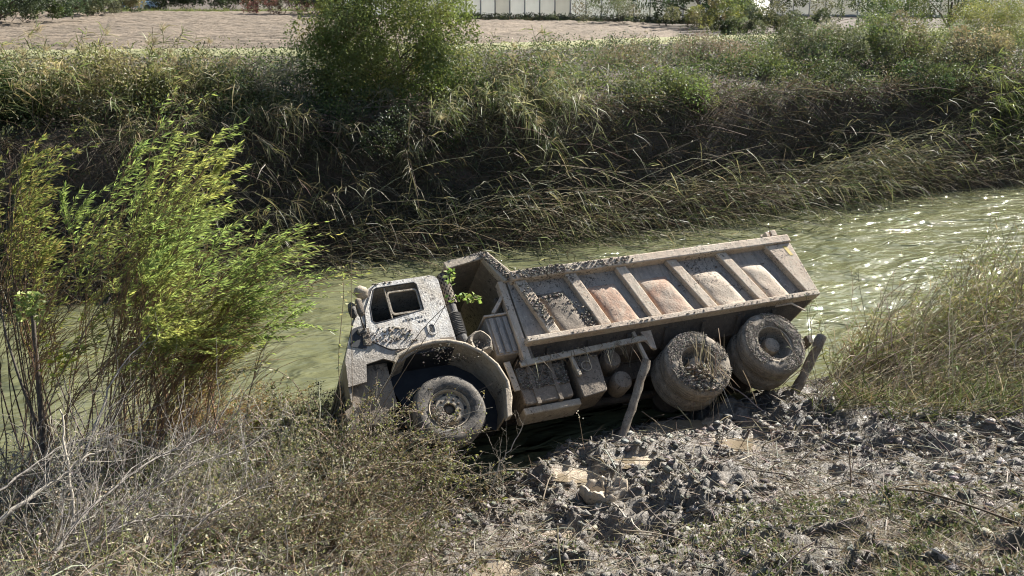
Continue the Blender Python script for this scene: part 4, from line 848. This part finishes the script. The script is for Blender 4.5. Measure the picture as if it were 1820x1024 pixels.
# litter on the slope
bagm = MB().lathe([(0, -.2), (.06, -.17), (.11, -.05), (.10, .08), (.05, .2), (0, .24)], (0, 0, 0), 'x', 14); v = np.array(bagm.v); v += (fbm(v[:, 0] * 14, v[:, 1] * 14 + v[:, 2] * 9, 6, 3) - .5)[:, None] * .16; v[:, 2] *= .6; bagm.v = [tuple(q) for q in v]
p = at(1432, 190, 31.4); b_ = bagm.build('plastic_bag', 'bag', None, 0, 50); b_.location = p; tag(b_, 'crumpled white plastic bag on the steep far slope', 'bag')
p = at(1487, 192, 31.6); b2 = link('plastic_bag', b_.data); b2.location = p; b2.scale = (.45, .5, .9); b2.rotation_euler = (.4, .2, 1.2); tag(b2, 'small pale plastic scrap right of the white bag', 'bag')
P = np.array([[at(1568, 225, 31.0), at(1600, 188, 31.6)]]); g = Geo(); add_tubes(g, curves(P[:, 0], unit(P[:, 1] - P[:, 0]), np.linalg.norm(P[:, 1] - P[:, 0], axis=1), np.zeros((1, 3)), 6, .01), .028, (.2, .17, .13), 6); tag(g.build('fallen_pole', M['stem']), 'straight grey pole leaning on the far slope above the reed fan', 'pole')
reseed(5)
# ------------------------------------------------------------------ willow on the near shore
def willow(name, label, base, blobs, n_st, n_tw, n_lf, Y0, Y1, lcols, lw, stemcols, spread=.3, leafL=.095, leafW=.015, peak=()):
    base = np.array(base); e = empty(name, base, label, 'shrub', 'willow shrubs on the near shore'); w_ = np.array([b[2] ** 2 for b in blobs], float); k = rng.choice(len(blobs), n_st, p=w_ / w_.sum())
    tips = np.array([at(blobs[i][0] + NRM(0, blobs[i][2] * .62), blobs[i][1] + NRM(0, blobs[i][2] * .5), U(Y0, Y1)) for i in k])
    for q, (px_, py_) in enumerate(peak): tips[q] = at(px_, py_, U(10.9, 11.8))
    B = base + NRM(0, 1, (n_st, 3)) * [spread, spread, 0]; B[:len(peak)] = base + NRM(0, .2, (len(peak), 3)) * [1, 1, 0]; ch = tips - B; l = np.linalg.norm(ch, axis=1)
    D = unit(unit(ch) + np.array([-.25, 0, .3])); C = curves(B, D, l, ch / l[:, None] - D, 9, .009)
    s = Geo(); add_tubes(s, C, np.linspace(1, .22, 9)[None] * U(.005, .015, n_st)[:, None], pick(stemcols, n_st), 4)
    Q, T, t, i = on_curves(C, n_tw, .35, 1.); tl = U(.35, 1.0, n_tw) * (1.15 - .4 * t); td = unit(T * .9 + rdir(n_tw) * .55 + np.array([.35, 0, .25]))
    W_ = curves(Q, td, tl, np.array([.22, 0, -.18]), 5, .015); add_tubes(s, W_, np.linspace(1, .4, 5)[None] * .0042, pick([(.2, .12, .07), (.24, .16, .07), (.15, .11, .07)], n_tw), 3); s.build('stems', M['stem'], e)
    g = Geo(); wt = rng.choice(n_tw, n_lf, p=(lambda q: q / q.sum())(np.clip(t - .5, .006, 1) ** .9 * rng.gamma(1.2, 1, n_st)[i])); P = W_[wt]; tt = U(.1, 1, n_lf) * 3.99; j = tt.astype(int); f = (tt - j)[:, None]; a = P[np.arange(n_lf), j]; b = P[np.arange(n_lf), j + 1]
    pos = a * (1 - f) + b * f; D = unit(unit(b - a) * .8 + rdir(n_lf) * .55 + np.array([.25, 0, -.12])); pc = lcols(pos, n_lf); add_leaves(g, pos, D, leafL * U(.6, 1.25, n_lf), leafW * U(.7, 1.3, n_lf), pc, .2)
    g.build('leaves', M['willow'], e); return e
def wcol(pos, n):
    u = fbm(pos[:, 0] * 1.1, pos[:, 2] * 1.1 + pos[:, 1] * .4, 111, 3)[:, None]; hi = np.clip((pos[:, 2:3] - .5) / 1.3, 0, 1)
    c = np.array([.2, .25, .09]) * np.clip(u * 2.4 - .25, 0, 1) + np.array([.34, .325, .11]) * (1 - np.clip(u * 2.4 - .25, 0, 1)); c = c * hi + np.array([.34, .25, .09]) * (1 - hi)
    return c * (1 + NRM(0, .2, (n, 1))) * (1 + NRM(0, .05, (n, 3)))
BL = [(300, 260, 48), (275, 310, 60), (220, 350, 70), (140, 385, 42), (330, 350, 60), (240, 420, 80), (320, 430, 80), (390, 470, 70), (440, 450, 50), (490, 430, 40), (505, 480, 42), (420, 530, 70), (480, 545, 45), (350, 540, 75), (270, 520, 70), (380, 620, 50), (170, 470, 40), (110, 440, 34)]
willow('willow_shrub', 'bright green feathery willow shrub leaning over the river', (-4.75, 11.0, .1), BL, 92, 2500, 28000, 10.0, 12.8, wcol, 0, [(.26, .165, .1), (.18, .13, .09), (.31, .2, .12)], .7, peak=[(302, 218), (285, 235), (318, 245), (300, 260), (270, 268), (335, 275), (255, 300), (310, 300), (345, 310), (285, 320), (530, 482), (515, 455), (540, 500), (490, 425), (470, 440), (520, 520)])
def wcol2(pos, n): return pick([(.15, .18, .055), (.2, .2, .07), (.24, .2, .08), (.12, .14, .05)], n, .2)
willow('willow_shrub', 'thin duller willow at the left edge with dark upright stems', (-6.1, 11.4, .2), [(40, 330, 40), (65, 280, 30), (20, 420, 50), (90, 430, 50), (60, 500, 60), (10, 330, 40), (110, 560, 50)], 30, 600, 7000, 11, 12.4, wcol2, 0, [(.11, .09, .07), (.14, .11, .08)], .22)
g = Geo(); bz = np.array([-5.75, 10.6, .2]); tr = np.stack([at(78, 800, 10.6), at(72, 730, 10.65), at(66, 650, 10.8), at(58, 560, 11)]); tr2 = np.stack([at(82, 800, 10.6), at(30, 660, 10.6), at(12, 600, 10.8), at(0, 540, 11)])
tr3 = np.stack([at(205, 850, 10.8), at(215, 720, 10.9), at(225, 600, 11.1), at(240, 480, 11.4)]); sap = empty('sapling', tr[0] - [0, 0, .5], 'dark bare sapling trunk with pale top leaves near the left edge', 'sapling')
for t_, r_ in ((tr, .045), (tr2, .02)): add_tubes(g, np.concatenate([t_[:1] - [[0, 0, .5]], t_])[None], np.linspace(r_, r_ * .5, 5)[None], (.10, .085, .07), 7)
g.build('trunk', M['stem'], sap); g = Geo(); n = 170; c = np.stack([at(U(30, 75), U(520, 570), 10.7) for _ in range(n)]); add_leaves(g, c, unit(rdir(n, -.5, .3)), U(.05, .1, n), U(.035, .06, n), pick([(.3, .33, .14), (.24, .3, .1)], n)); 
n = 60; c = np.stack([at(110 + NRM(0, 14), 640 + NRM(0, 14), 10.4) for _ in range(n)]); add_leaves(g, c, unit(rdir(n, -.5, .3)), U(.05, .09, n), U(.035, .05, n), pick([(.42, .42, .06), (.34, .36, .07)], n)); g.build('leaves', M['leaf'], sap)
reseed(21)
# ------------------------------------------------------------------ near bank: dry thicket at left, grass at right, litter on the mud
def nz(x, y): return np.maximum(mudz(x, y), .0)
def scatter(n, px0, px1, py0, py1, zg=.6):
    """points on the near bank under a region of the photograph (spread evenly over the ground there)"""
    out_ = []; tot = 0
    for it in range(60):
        k = max(4 * n, 20000); x = U(-8.2, 12.2, k); y = U(4.7, 18.5, k); z = mudh(x, y); ok = z > -.08
        d = np.stack([x, y, z - CAM_H], 1); zz = d @ _f; px = 910 + F_PX * x / zz; py = 512 - F_PX * (d @ _u) / zz
        ok &= (px > px0) & (px < px1) & (py > py0) & (py < py1); q = np.stack([x, y, z], 1)[ok]; out_.append(q); tot += len(q)
        if tot >= n: break
    q = np.concatenate(out_)[:n]
    if not len(q): raise RuntimeError('no ground at %s' % ((px0, px1, py0, py1),))
    q[:, 2] = mudz(q[:, 0], q[:, 1]); return q
def gpt(px, py):
    for Y in np.arange(5.5, 40, .02):
        p = at(px, py, Y)
        if p[2] < max(float(mudh(p[0], p[1])), -.1): return np.array([p[0], p[1], float(mudh(p[0], p[1]))])
DRY = [(.30, .26, .19), (.22, .18, .125), (.40, .36, .28), (.15, .12, .085), (.34, .32, .27)]
g = Geo()       # left thicket
P = np.concatenate([scatter(17000, -250, 760, 690, 1150), scatter(5000, 300, 740, 760, 1000)]); P = P[fbm(P[:, 0] * 1.6, P[:, 1] * 1.6, 141, 3) > .58]; n = len(P)
P[:, 2] += U(0, .35, n) ; add_blades(g, P, unit(rdir(n, -.3, 1) + [.15, 0, .1]), U(.12, .55, n), U(.006, .013, n), U(.1, .8, n), pick(DRY + [OL2, (.15, .16, .06)], n, .22), 2)
P = np.concatenate([scatter(1250, -200, 720, 720, 1120), scatter(520, 420, 720, 720, 900)]); n = len(P); C = curves(P, unit(np.stack([NRM(.12, .42, n), NRM(0, .35, n), U(.5, 1.2, n)], 1)), U(.4, 1.15, n), np.array([.12, 0, -.3]), 6, .018); add_tubes(g, C, np.linspace(1, .45, 6)[None] * U(.003, .0062, n)[:, None], pick(DRY, n), 3)
m = 22000; Q, T, t, i = on_curves(C, m, .15, 1); add_leaves(g, Q + NRM(0, .03, Q.shape), unit(T * .4 + rdir(m)), U(.02, .06, m), U(.01, .028, m), pick([(.27, .22, .14), (.17, .13, .08), (.11, .13, .05), (.17, .19, .07), (.42, .38, .29)], m, .22))
tag(g.build('dry_weeds', M['dryleaf']), 'dense tangle of dry weeds and twigs on the near left bank', None, None, 'stuff')
# individual bushes in front of the cab
def nearbush(px, py, label, r, n_st, cols, leafcols, nl, hgt_, leaf=(.036, .019), lean=(.1, 0), name='weed_bush'):
    c = gpt(px, py); e = empty(name, c, label, 'weed'); s = Geo(); B = c + NRM(0, 1, (n_st, 3)) * [r * .45, r * .35, 0]; B[:, 2] = mudz(B[:, 0], B[:, 1])
    C = curves(B, unit(np.stack([NRM(lean[0], .45, n_st), NRM(lean[1], .4, n_st), U(.6, 1.2, n_st)], 1)), hgt_ * U(.45, 1.15, n_st), np.array([.1, 0, -.3]), 7, .016); add_tubes(s, C, np.linspace(1, .35, 7)[None] * U(.0035, .0085, n_st)[:, None], pick(cols, n_st), 3)
    k = n_st * 4; Q, T, t, i = on_curves(C, k, .25, .95); W_ = curves(Q, unit(T + rdir(k) * .9), U(.08, .3, k), np.array([0, 0, -.1]), 4, .03); add_tubes(s, W_, .0026, pick(cols, k), 3); s.build('stems', M['stem'], e)
    g = Geo(); Q, T, t, i = on_curves(W_, nl, .1, 1); add_leaves(g, Q + NRM(0, .012, Q.shape), unit(T * .5 + rdir(nl)), leaf[0] * U(.5, 1.3, nl), leaf[1] * U(.6, 1.3, nl), pick(leafcols, nl, .2)); g.build('leaves', M['leaf'], e); return e
GRN = [(.15, .19, .06), (.22, .24, .08), (.28, .26, .1)]; DB = [(.17, .125, .08), (.09, .07, .05), (.3, .25, .18), (.1, .115, .05)]
PS = [(.4, .36, .28), (.26, .225, .17), (.16, .13, .1), (.46, .42, .35)]; GS = [(.27, .25, .225), (.18, .165, .145), (.36, .34, .3)]
nearbush(610, 870, 'dry brown weed bush in front of the truck cab', .9, 120, PS, DB, 7000, 1.55)
nearbush(735, 900, 'pale dry stalks with green sprigs beside the front wheel', .6, 60, PS, GRN + DB, 2200, 1.25, (.04, .022), (.25, 0))
nearbush(665, 880, 'tall dry stalks rising before the lower front of the cab', .7, 110, PS, GRN + DB, 3600, 1.75, (.035, .02), (.1, .2))
nearbush(520, 800, 'leafy bramble at the water edge left of the cab', .8, 80, PS, GRN + DB, 4200, 1.15, (.04, .024))
nearbush(600, 985, 'dark brown dry bush at the bottom left of centre', .9, 120, [(.16, .12, .08), (.3, .25, .18)], DB, 7000, 1.5)
nearbush(480, 900, 'twiggy olive weed bush between the willow and the brown bushes', .9, 110, PS, [(.13, .15, .06), (.2, .2, .09), (.36, .33, .24)], 6500, 1.35, (.035, .02))
nearbush(330, 900, 'grey-green weed clump below the willow', .9, 110, PS, [(.2, .21, .12), (.28, .26, .16), OL2], 6000, 1.2)
nearbush(400, 990, 'tangled pale weed clump at the bottom between branches and brown bush', .9, 110, PS, [(.3, .27, .18), (.17, .18, .08), (.42, .39, .3)], 6000, 1.25)
nearbush(200, 990, 'grey brushwood clump at the bottom left', .9, 130, GS, GS, 1500, 1.3, lean=(.6, .1))
nearbush(60, 900, 'grey twiggy brushwood at the left edge below the sapling', .9, 120, GS, GS, 1500, 1.4, lean=(.6, .1))
nearbush(300, 850, 'grey brushwood sweeping right at the foot of the willow', .9, 130, GS, GS, 1600, 1.4, lean=(.8, .1))
nearbush(120, 960, 'straw-coloured weed clump at the bottom left corner', .9, 90, PS, DRY, 4200, .7)
nearbush(250, 800, 'yellowish twiggy brush at the foot of the willow', .8, 90, [(.28, .19, .11), (.33, .24, .13), (.2, .14, .09)], [(.3, .24, .08), (.22, .2, .07), DB[0]], 4200, 1.3, (.04, .014), (.35, 0))
nearbush(330, 810, 'reddish willow shoots slanting right over the water', .8, 150, [(.33, .19, .11), (.27, .17, .1)], [(.36, .24, .1), (.26, .22, .08)], 5200, 1.7, (.045, .01), (.55, .1))
nearbush(720, 960, 'sparse dry stalks on the mud at the bottom centre', .7, 50, PS, DB + GRN, 1600, .6)
nearbush(830, 900, 'thin bare weed stalks beside the olive pool', .5, 30, PS, DB, 300, .7)
# sedge blades at the water edge
s_ = gpt(460, 790); e = empty('sedge_tuft', s_, 'thin green sedge blades standing at the water edge left of the truck', 'sedge'); g = Geo(); n = 420; B = s_ + NRM(0, 1, (n, 3)) * [.55, .25, 0]; B[:, 2] = mudz(B[:, 0], B[:, 1]); add_blades(g, B, unit(np.stack([NRM(.25, .25, n), NRM(0, .2, n), np.ones(n)], 1)), U(.4, .95, n), .0085, U(.05, .3, n), pick([(.13, .16, .06), (.2, .21, .09), (.3, .26, .15)], n), 3); g.build('blades', M['leaf'], e)['kind'] = 'stuff'
# bramble vine crossing in front of the cab, tip leaves lit
def vine(label, pts, n_lf, cols, leaf, rad=.006, t0=.4, name='bramble_vine'):
    P = np.array([at(*p) for p in pts]); k = len(P); tt = np.linspace(0, k - 1, 18); P = np.stack([np.interp(tt, range(k), P[:, j]) for j in range(3)], 1)
    for _ in range(2): P[1:-1] = (P[:-2] + P[2:] + 2 * P[1:-1]) / 4
    e = empty(name, P[0], label, 'vine'); s = Geo(); add_tubes(s, P[None], np.linspace(rad, rad * .5, 18)[None], (.2, .15, .1), 5); s.build('stem', M['stem'], e)
    g = Geo(); Q, T, t, i = on_curves(P[None], n_lf, t0, 1); add_leaves(g, Q + NRM(0, .022, Q.shape), unit(rdir(n_lf, -.8, .5) + T * .4), leaf * U(.6, 1.25, n_lf), leaf * .62 * U(.8, 1.2, n_lf), pick(cols, n_lf, .16)); g.build('leaves', M['leaf'], e)
LG = [(.24, .33, .09), (.34, .4, .14), (.2, .28, .07)]
vine('bramble shoot with bright leaves arching across the cab rear', [(640, 760, 10.2), (700, 660, 10.35), (745, 590, 10.5), (790, 545, 10.6), (815, 525, 10.6), (850, 530, 10.6)], 46, LG, .075, .006, .72)
vine('second bramble shoot rising beside the exhaust stack', [(650, 770, 10.2), (730, 640, 10.4), (790, 550, 10.6), (800, 510, 10.65), (800, 478, 10.7)], 22, LG, .07, .005, .78)
vine('tall pale weed stalk left of the truck cab', [(612, 800, 10.3), (600, 640, 10.5), (612, 520, 10.6), (606, 470, 10.6)], 34, [(.3, .33, .12), (.4, .38, .2)], .05, .0055, .3)
vine('thin straight stalk in front of the river left of the cab', [(628, 820, 10.2), (625, 600, 10.5), (624, 430, 10.7)], 14, [(.3, .33, .12), (.36, .3, .18)], .035, .004, .4)
vine('drooping leafy vine over the water with dark tip leaf', [(560, 780, 10.6), (530, 680, 10.8), (480, 650, 10.9), (430, 660, 10.9), (400, 675, 10.9)], 44, [(.3, .3, .2), (.2, .23, .1), (.4, .37, .27)], .06, .006, .3)
vine('white-budded stalk standing before the dark pool', [(1038, 800, 10.9), (1033, 765, 10.95), (1028, 735, 11)], 6, [(.6, .57, .5)], .03, .005, .9)
# dead branches across the bottom left
def branch(label, pts, r0, r1, col, ntw, twl, name='dead_branch', tw=(0, 0, .3)):
    P = np.array([at(*p) for p in pts]); k = len(P); m = 16; tt = np.linspace(0, k - 1, m); P = np.stack([np.interp(tt, range(k), P[:, j]) for j in range(3)], 1)
    for _ in range(2): P[1:-1] = (P[:-2] + P[2:] + 2 * P[1:-1]) / 4
    P[1:-1] += NRM(0, .008, (m - 2, 3)); g = Geo(); add_tubes(g, P[None], np.linspace(r0, r1, m)[None], col, 7)
    if ntw:
        Q, T, t, i = on_curves(P[None], ntw, .15, 1); W_ = curves(Q, unit(T * .9 + rdir(ntw) * .8 + np.array(tw)), twl * U(.4, 1.2, ntw), NRM(0, .12, (ntw, 3)), 6, .03); add_tubes(g, W_, np.linspace(1, .3, 6)[None] * (r0 * .28 * U(.5, 1.1, ntw))[:, None], col, 4)
        Q, T, t, i = on_curves(W_, ntw * 3, .2, 1); W2 = curves(Q, unit(T + rdir(ntw * 3) * .8), twl * .35 * U(.4, 1.2, ntw * 3), NRM(0, .1, (ntw * 3, 3)), 4, .03); add_tubes(g, W2, r0 * .1, col, 3)
    return tag(g.build(name, M['stem'], None, (0, 0, 0)), label, 'branch')
GB = (.25, .23, .205); PB = (.42, .385, .32); DBk = (.13, .11, .095)
branch('thick pale bare branch curving up from the bottom left corner', [(-40, 960, 6.6), (40, 890, 6.9), (110, 850, 7.2), (150, 810, 7.4), (190, 798, 7.5)], .022, .008, PB, 16, .6)
branch('forked pale stick standing upright left of the willow foot', [(135, 960, 7.0), (125, 860, 7.2), (115, 780, 7.4), (106, 728, 7.5)], .016, .007, PB, 7, .45)
branch('thick dark dead branch reaching right along the bottom left', [(30, 1060, 6.3), (140, 1010, 6.6), (250, 975, 7.0), (330, 922, 7.4)], .022, .006, DBk, 30, .8)
branch('long grey dead branch rising from the bottom left corner', [(60, 1060, 6.2), (95, 990, 6.5), (160, 900, 7.0), (260, 820, 7.6), (400, 760, 8.3)], .02, .004, GB, 46, .85)
branch('grey dead branch arching low over the weeds', [(80, 1040, 6.3), (180, 950, 6.7), (280, 915, 7.1), (370, 920, 7.3)], .015, .004, GB, 30, .8)
branch('grey brushy dead branch at the left edge', [(-30, 900, 7.2), (40, 840, 7.6), (110, 790, 8.0), (190, 770, 8.4)], .014, .004, GB, 36, .8)
branch('thin dark branch leaning up through the willow', [(150, 820, 8.8), (175, 740, 9.2), (210, 660, 9.6), (270, 590, 10)], .016, .005, GB, 10, .6)
branch('bare forked twig standing in front of the dark pool', [(870, 880, 9.9), (885, 830, 10.), (912, 790, 10.1), (930, 752, 10.15)], .009, .004, PB, 9, .38)
branch('long dark stick slanting across the mud at bottom right of centre', [(1118, 870, 10.0), (1180, 930, 9.0), (1230, 985, 8.2), (1290, 1050, 7.4)], .012, .007, DBk, 3, .3)
branch('pale stick below the mud-caked sack', [(1090, 895, 9.7), (1135, 940, 9.0), (1175, 985, 8.4)], .012, .006, PB, 3, .25)
branch('thin dark stalk bending over the mud at lower right', [(1625, 1000, 7.6), (1590, 930, 8.3), (1555, 870, 9.2), (1535, 820, 10.1)], .006, .003, DBk, 3, .25)
branch('grey dead branch fanning right over the weeds below the willow', [(150, 1000, 7.0), (230, 900, 7.5), (330, 830, 8.1), (450, 790, 8.7)], .016, .004, GB, 44, .85)
branch('grey dead branch springing from the bottom edge left of the brown bush', [(240, 1080, 6.3), (300, 980, 6.8), (390, 900, 7.3), (480, 860, 7.8)], .013, .004, GB, 36, .8)
reseed(33)
# timber props against the truck
def log(label, a, b, r, name='timber_prop'):
    a, b = np.array(a, float), np.array(b, float); d = b - a; L = np.linalg.norm(d); m = MB().tube([a + d * t for t in np.linspace(0, 1, 14)], r, 12); v = np.array(m.v); nzs = fbm(v[:, 0] * 9, v[:, 2] * 9 + v[:, 1] * 5, 55, 3) - .5
    c = a + (((v - a) @ d) / (L * L))[:, None] * d; m.v = [tuple(q) for q in c + (v - c) * (1 + nzs[:, None] * .7)]; return tag(m.build(name, 'wood', None, 0, 50), label, 'timber')
log('muddy timber pole propped between the mud and the truck side', at(1098, 790, 11.35) - [0, 0, .12], at(1150, 640, 12.1), .062)
log('short cut timber post leaning behind the last wheel', at(1398, 730, 13.0), at(1461, 598, 13.75), .075)
# wet reed straws hanging from the first rear wheel
g = Geo(); n = 46; c = tw([[-WB - .05, 1.27, .42]])[0]; B = c + NRM(0, 1, (n, 3)) * [.16, .06, .1]; add_blades(g, B, unit(np.stack([NRM(.1, .35, n), NRM(-.35, .2, n), NRM(-.8, .3, n)], 1)), U(.25, .75, n), .013, U(.1, .4, n), pick(DRY[:4], n), 3); B = c + np.array([0, 0, .35]) + NRM(0, 1, (20, 3)) * [.1, .05, .1]; add_blades(g, B, unit(np.stack([NRM(.1, .25, 20), NRM(-.2, .2, 20), NRM(-.9, .3, 20)], 1)), U(.2, .5, 20), .013, .1, pick(DRY[:4], 20), 2)
n = 70; B = tw(np.stack([U(-2.9, -1.0, n), U(1.14, 1.18, n), 1.0 + U(0, .06, n)], 1)); add_blades(g, B, unit(np.stack([NRM(.2, .6, n), NRM(-.3, .3, n), NRM(-.6, .4, n)], 1)), U(.1, .4, n), .011, U(.1, .5, n), pick(DRY[:4], n), 3)
tag(g.build('reed_straw', M['dryleaf']), 'wet reed straw draped over the truck side rail and first rear wheel', None, None, 'stuff')
# mud-caked sack half buried
sk = MB(); prof_ = [(.02, .03), (.1, .02), (.17, .03), (.21, .07), (.235, .10), (.265, .09), (.28, .03), (.285, -.05), (.22, -.16), (.1, -.25), (0, -.25)]; sk.lathe(prof_, (0, 0, 0), 'z', 34); v = np.array(sk.v); a = np.arctan2(v[:, 1], v[:, 0]); v[:, 2] += (fbm(np.cos(a) * 2 + 5, np.sin(a) * 2, 66, 3) - .5) * .3 + (fbm(v[:, 0] * 11, v[:, 1] * 11, 67, 3) - .5) * .14; v[:, :2] *= (1 + (fbm(np.cos(a) * 1.5, np.sin(a) * 1.5 + 4, 68, 2) - .5) * .5)[:, None]; sk.v = [tuple(q) for q in v * [1, .8, .8]]
p = gpt(1075, 888); o = sk.build('muddy_sack', 'mudpaint', None, 0, 60); o.location = p + np.array([0, 0, .07]); tag(o, 'mud-caked open sack half buried in the mud before the truck', 'sack')
# straw, sticks and clods on the mud
g = Geo(); P = np.concatenate([scatter(6500, 880, 1850, 770, 1080), scatter(7000, 1330, 1850, 680, 960), scatter(2500, 640, 1000, 850, 1080)]); n = len(P); P[:, 2] += U(-.01, .06, n); kp = silt(P[:, 0], P[:, 1]) < .3; P = P[kp]; n = len(P)
add_blades(g, P, unit(np.stack([NRM(.3, .8, n), NRM(-.1, .6, n), NRM(.02, .22, n)], 1)), U(.06, .34, n) , U(.006, .014, n), U(0, .25, n), pick([(.27, .24, .195), (.2, .17, .135), (.38, .345, .28), (.1, .085, .068), (.16, .13, .09)], n, .2), 2)
P = scatter(520, 900, 1840, 700, 1060); n = len(P); P[:, 2] += .02; C = curves(P, unit(np.stack([NRM(.5, .7, n), NRM(-.2, .5, n), NRM(.12, .18, n)], 1)), U(.2, .75, n), np.array([0, 0, -.15]), 5, .02); add_tubes(g, C, U(.003, .009, n)[:, None], pick(DRY + [(.12, .1, .08)], n), 4)
tag(g.build('straw_litter', M['dryleaf']), 'straw and sticks littering the mud beside the truck', None, None, 'stuff')
g = Geo(); P = np.concatenate([scatter(15000, 780, 1850, 745, 1080), scatter(3000, 600, 1000, 860, 1080)]); kp = (silt(P[:, 0], P[:, 1]) < .25) & (fbm(P[:, 0] * 2.2, P[:, 1] * 2.2, 121, 3) > .4) & (fbm(P[:, 0] * .55 + 3, P[:, 1] * .55, 87, 3) > U(.2, .45, len(P))); P = P[kp]; n = len(P); add_lumps(g, P, .009 + .06 * U(0, 1, n) ** 3.0, pick([(.30, .275, .235), (.23, .205, .17), (.37, .34, .285), (.11, .097, .083)], n, .15), .7)
tag(g.build('mud_crumbs', M['mud'], smooth=True), 'clods and crumbs of drying mud on the near bank', None, None, 'stuff')
# small green weeds at the bottom
g = Geo(); P = np.concatenate([scatter(9500, 1240, 1700, 905, 1120), scatter(3800, 640, 1300, 960, 1120), scatter(6500, 1560, 1900, 900, 1150)]); n = len(P); P[:, 2] += U(0, .09, n); kp = fbm(P[:, 0] * 2, P[:, 1] * 2, 131, 3) > .5; P = P[kp]; n = len(P); add_leaves(g, P, unit(rdir(n, 0, 1)), U(.02, .06, n), U(.012, .03, n), pick([(.13, .155, .06), (.18, .195, .09), (.33, .3, .22), (.15, .12, .08), (.09, .115, .04)], n))
P = np.concatenate([scatter(5000, 640, 1850, 950, 1130), scatter(5000, 1500, 1900, 930, 1160)]); n = len(P); add_blades(g, P, unit(rdir(n, .2, 1)), U(.06, .24, n), .008, U(.2, .7, n), pick([(.16, .16, .09), (.3, .26, .19), (.38, .34, .26), (.2, .16, .11)], n), 2)
tag(g.build('ground_weeds', M['dryleaf']), 'low green and straw-coloured weeds along the bottom of the mud bank', None, None, 'stuff')
# flattened grass on the right bank
g = Geo(); P = scatter(13000, 1440, 2000, 520, 760); P = P[fbm(P[:, 0] * 1.3, P[:, 1] * 1.3, 151, 3) + .12 * (P[:, 2] - .3) > .53]; n = len(P); P[:, 2] += U(0, .12, n); D = unit(np.stack([NRM(.4, .6, n), NRM(.1, .45, n), U(.2, 1.2, n)], 1)); add_blades(g, P, D, U(.25, 1.0, n), U(.007, .015, n), U(.1, .7, n), pick([(.13, .16, .055), (.25, .22, .13), (.37, .33, .23), (.18, .14, .08), (.10, .135, .04), (.17, .2, .07)], n, .25), 3)
P = scatter(1400, 1450, 1990, 540, 745); n = len(P); C = curves(P, unit(np.stack([NRM(.65, .5, n), NRM(.1, .4, n), U(.35, 1.2, n)], 1)), U(.7, 2.8, n), np.array([.1, 0, -.26]), 6, .016); add_tubes(g, C, np.linspace(1, .5, 6)[None] * .0065, pick([(.34, .29, .2), (.24, .2, .135), (.46, .41, .31), (.14, .115, .08)], n), 3)
m = 9000; Q, T, t, i = on_curves(C, m, .3, 1); add_blades(g, Q, unit(T + rdir(m) * .7), U(.1, .3, m), .013, U(.3, .9, m), pick([(.13, .17, .055), (.2, .22, .08), (.33, .29, .19), (.16, .125, .08)], m), 2)
tag(g.build('bank_grass', M['dryleaf']), 'long dry grass and reeds flattened to the right beside the truck tail', None, None, 'stuff')
# tall reeds standing on the near shore at the right edge
def shore_reeds(label, px0, px1, py0, py1, n, L, lean):
    P = scatter(n, px0, px1, py0, py1); n = len(P); c = P.mean(0); e = empty('shore_reeds', (c[0], c[1], P[:, 2].min()), label, 'reeds', 'tall reeds on the near right shore'); s = Geo(); g = Geo()
    C = curves(P, unit(np.stack([NRM(lean, .35, n), NRM(.05, .3, n), U(.7, 1.3, n)], 1)), L * U(.5, 1.15, n), np.array([.18, 0, -.25]), 7, .014); add_tubes(s, C, np.linspace(1, .45, 7)[None] * .0075, pick([(.36, .3, .19), (.27, .22, .13), (.46, .4, .28), (.17, .14, .08)], n), 3); s.build('canes', M['stem'], e)
    m = n * 22; Q, T, t, i = on_curves(C, m, .25, 1); add_blades(g, Q, unit(T * .7 + rdir(m) * .7), U(.15, .42, m), .016, U(.3, .9, m), pick([(.15, .19, .06), (.23, .24, .09), (.36, .31, .19), (.2, .155, .09)], m), 2); g.build('leaves', M['leaf'], e)
shore_reeds('tall green and tan reeds at the right edge of the near shore', 1690, 1900, 545, 650, 170, 2.3, .35)
shore_reeds('mixed reeds on the near shore between truck tail and right edge', 1560, 1710, 575, 670, 130, 1.9, .45)
shore_reeds('short green reeds close behind the truck tail', 1470, 1570, 610, 690, 70, 1.3, .3)
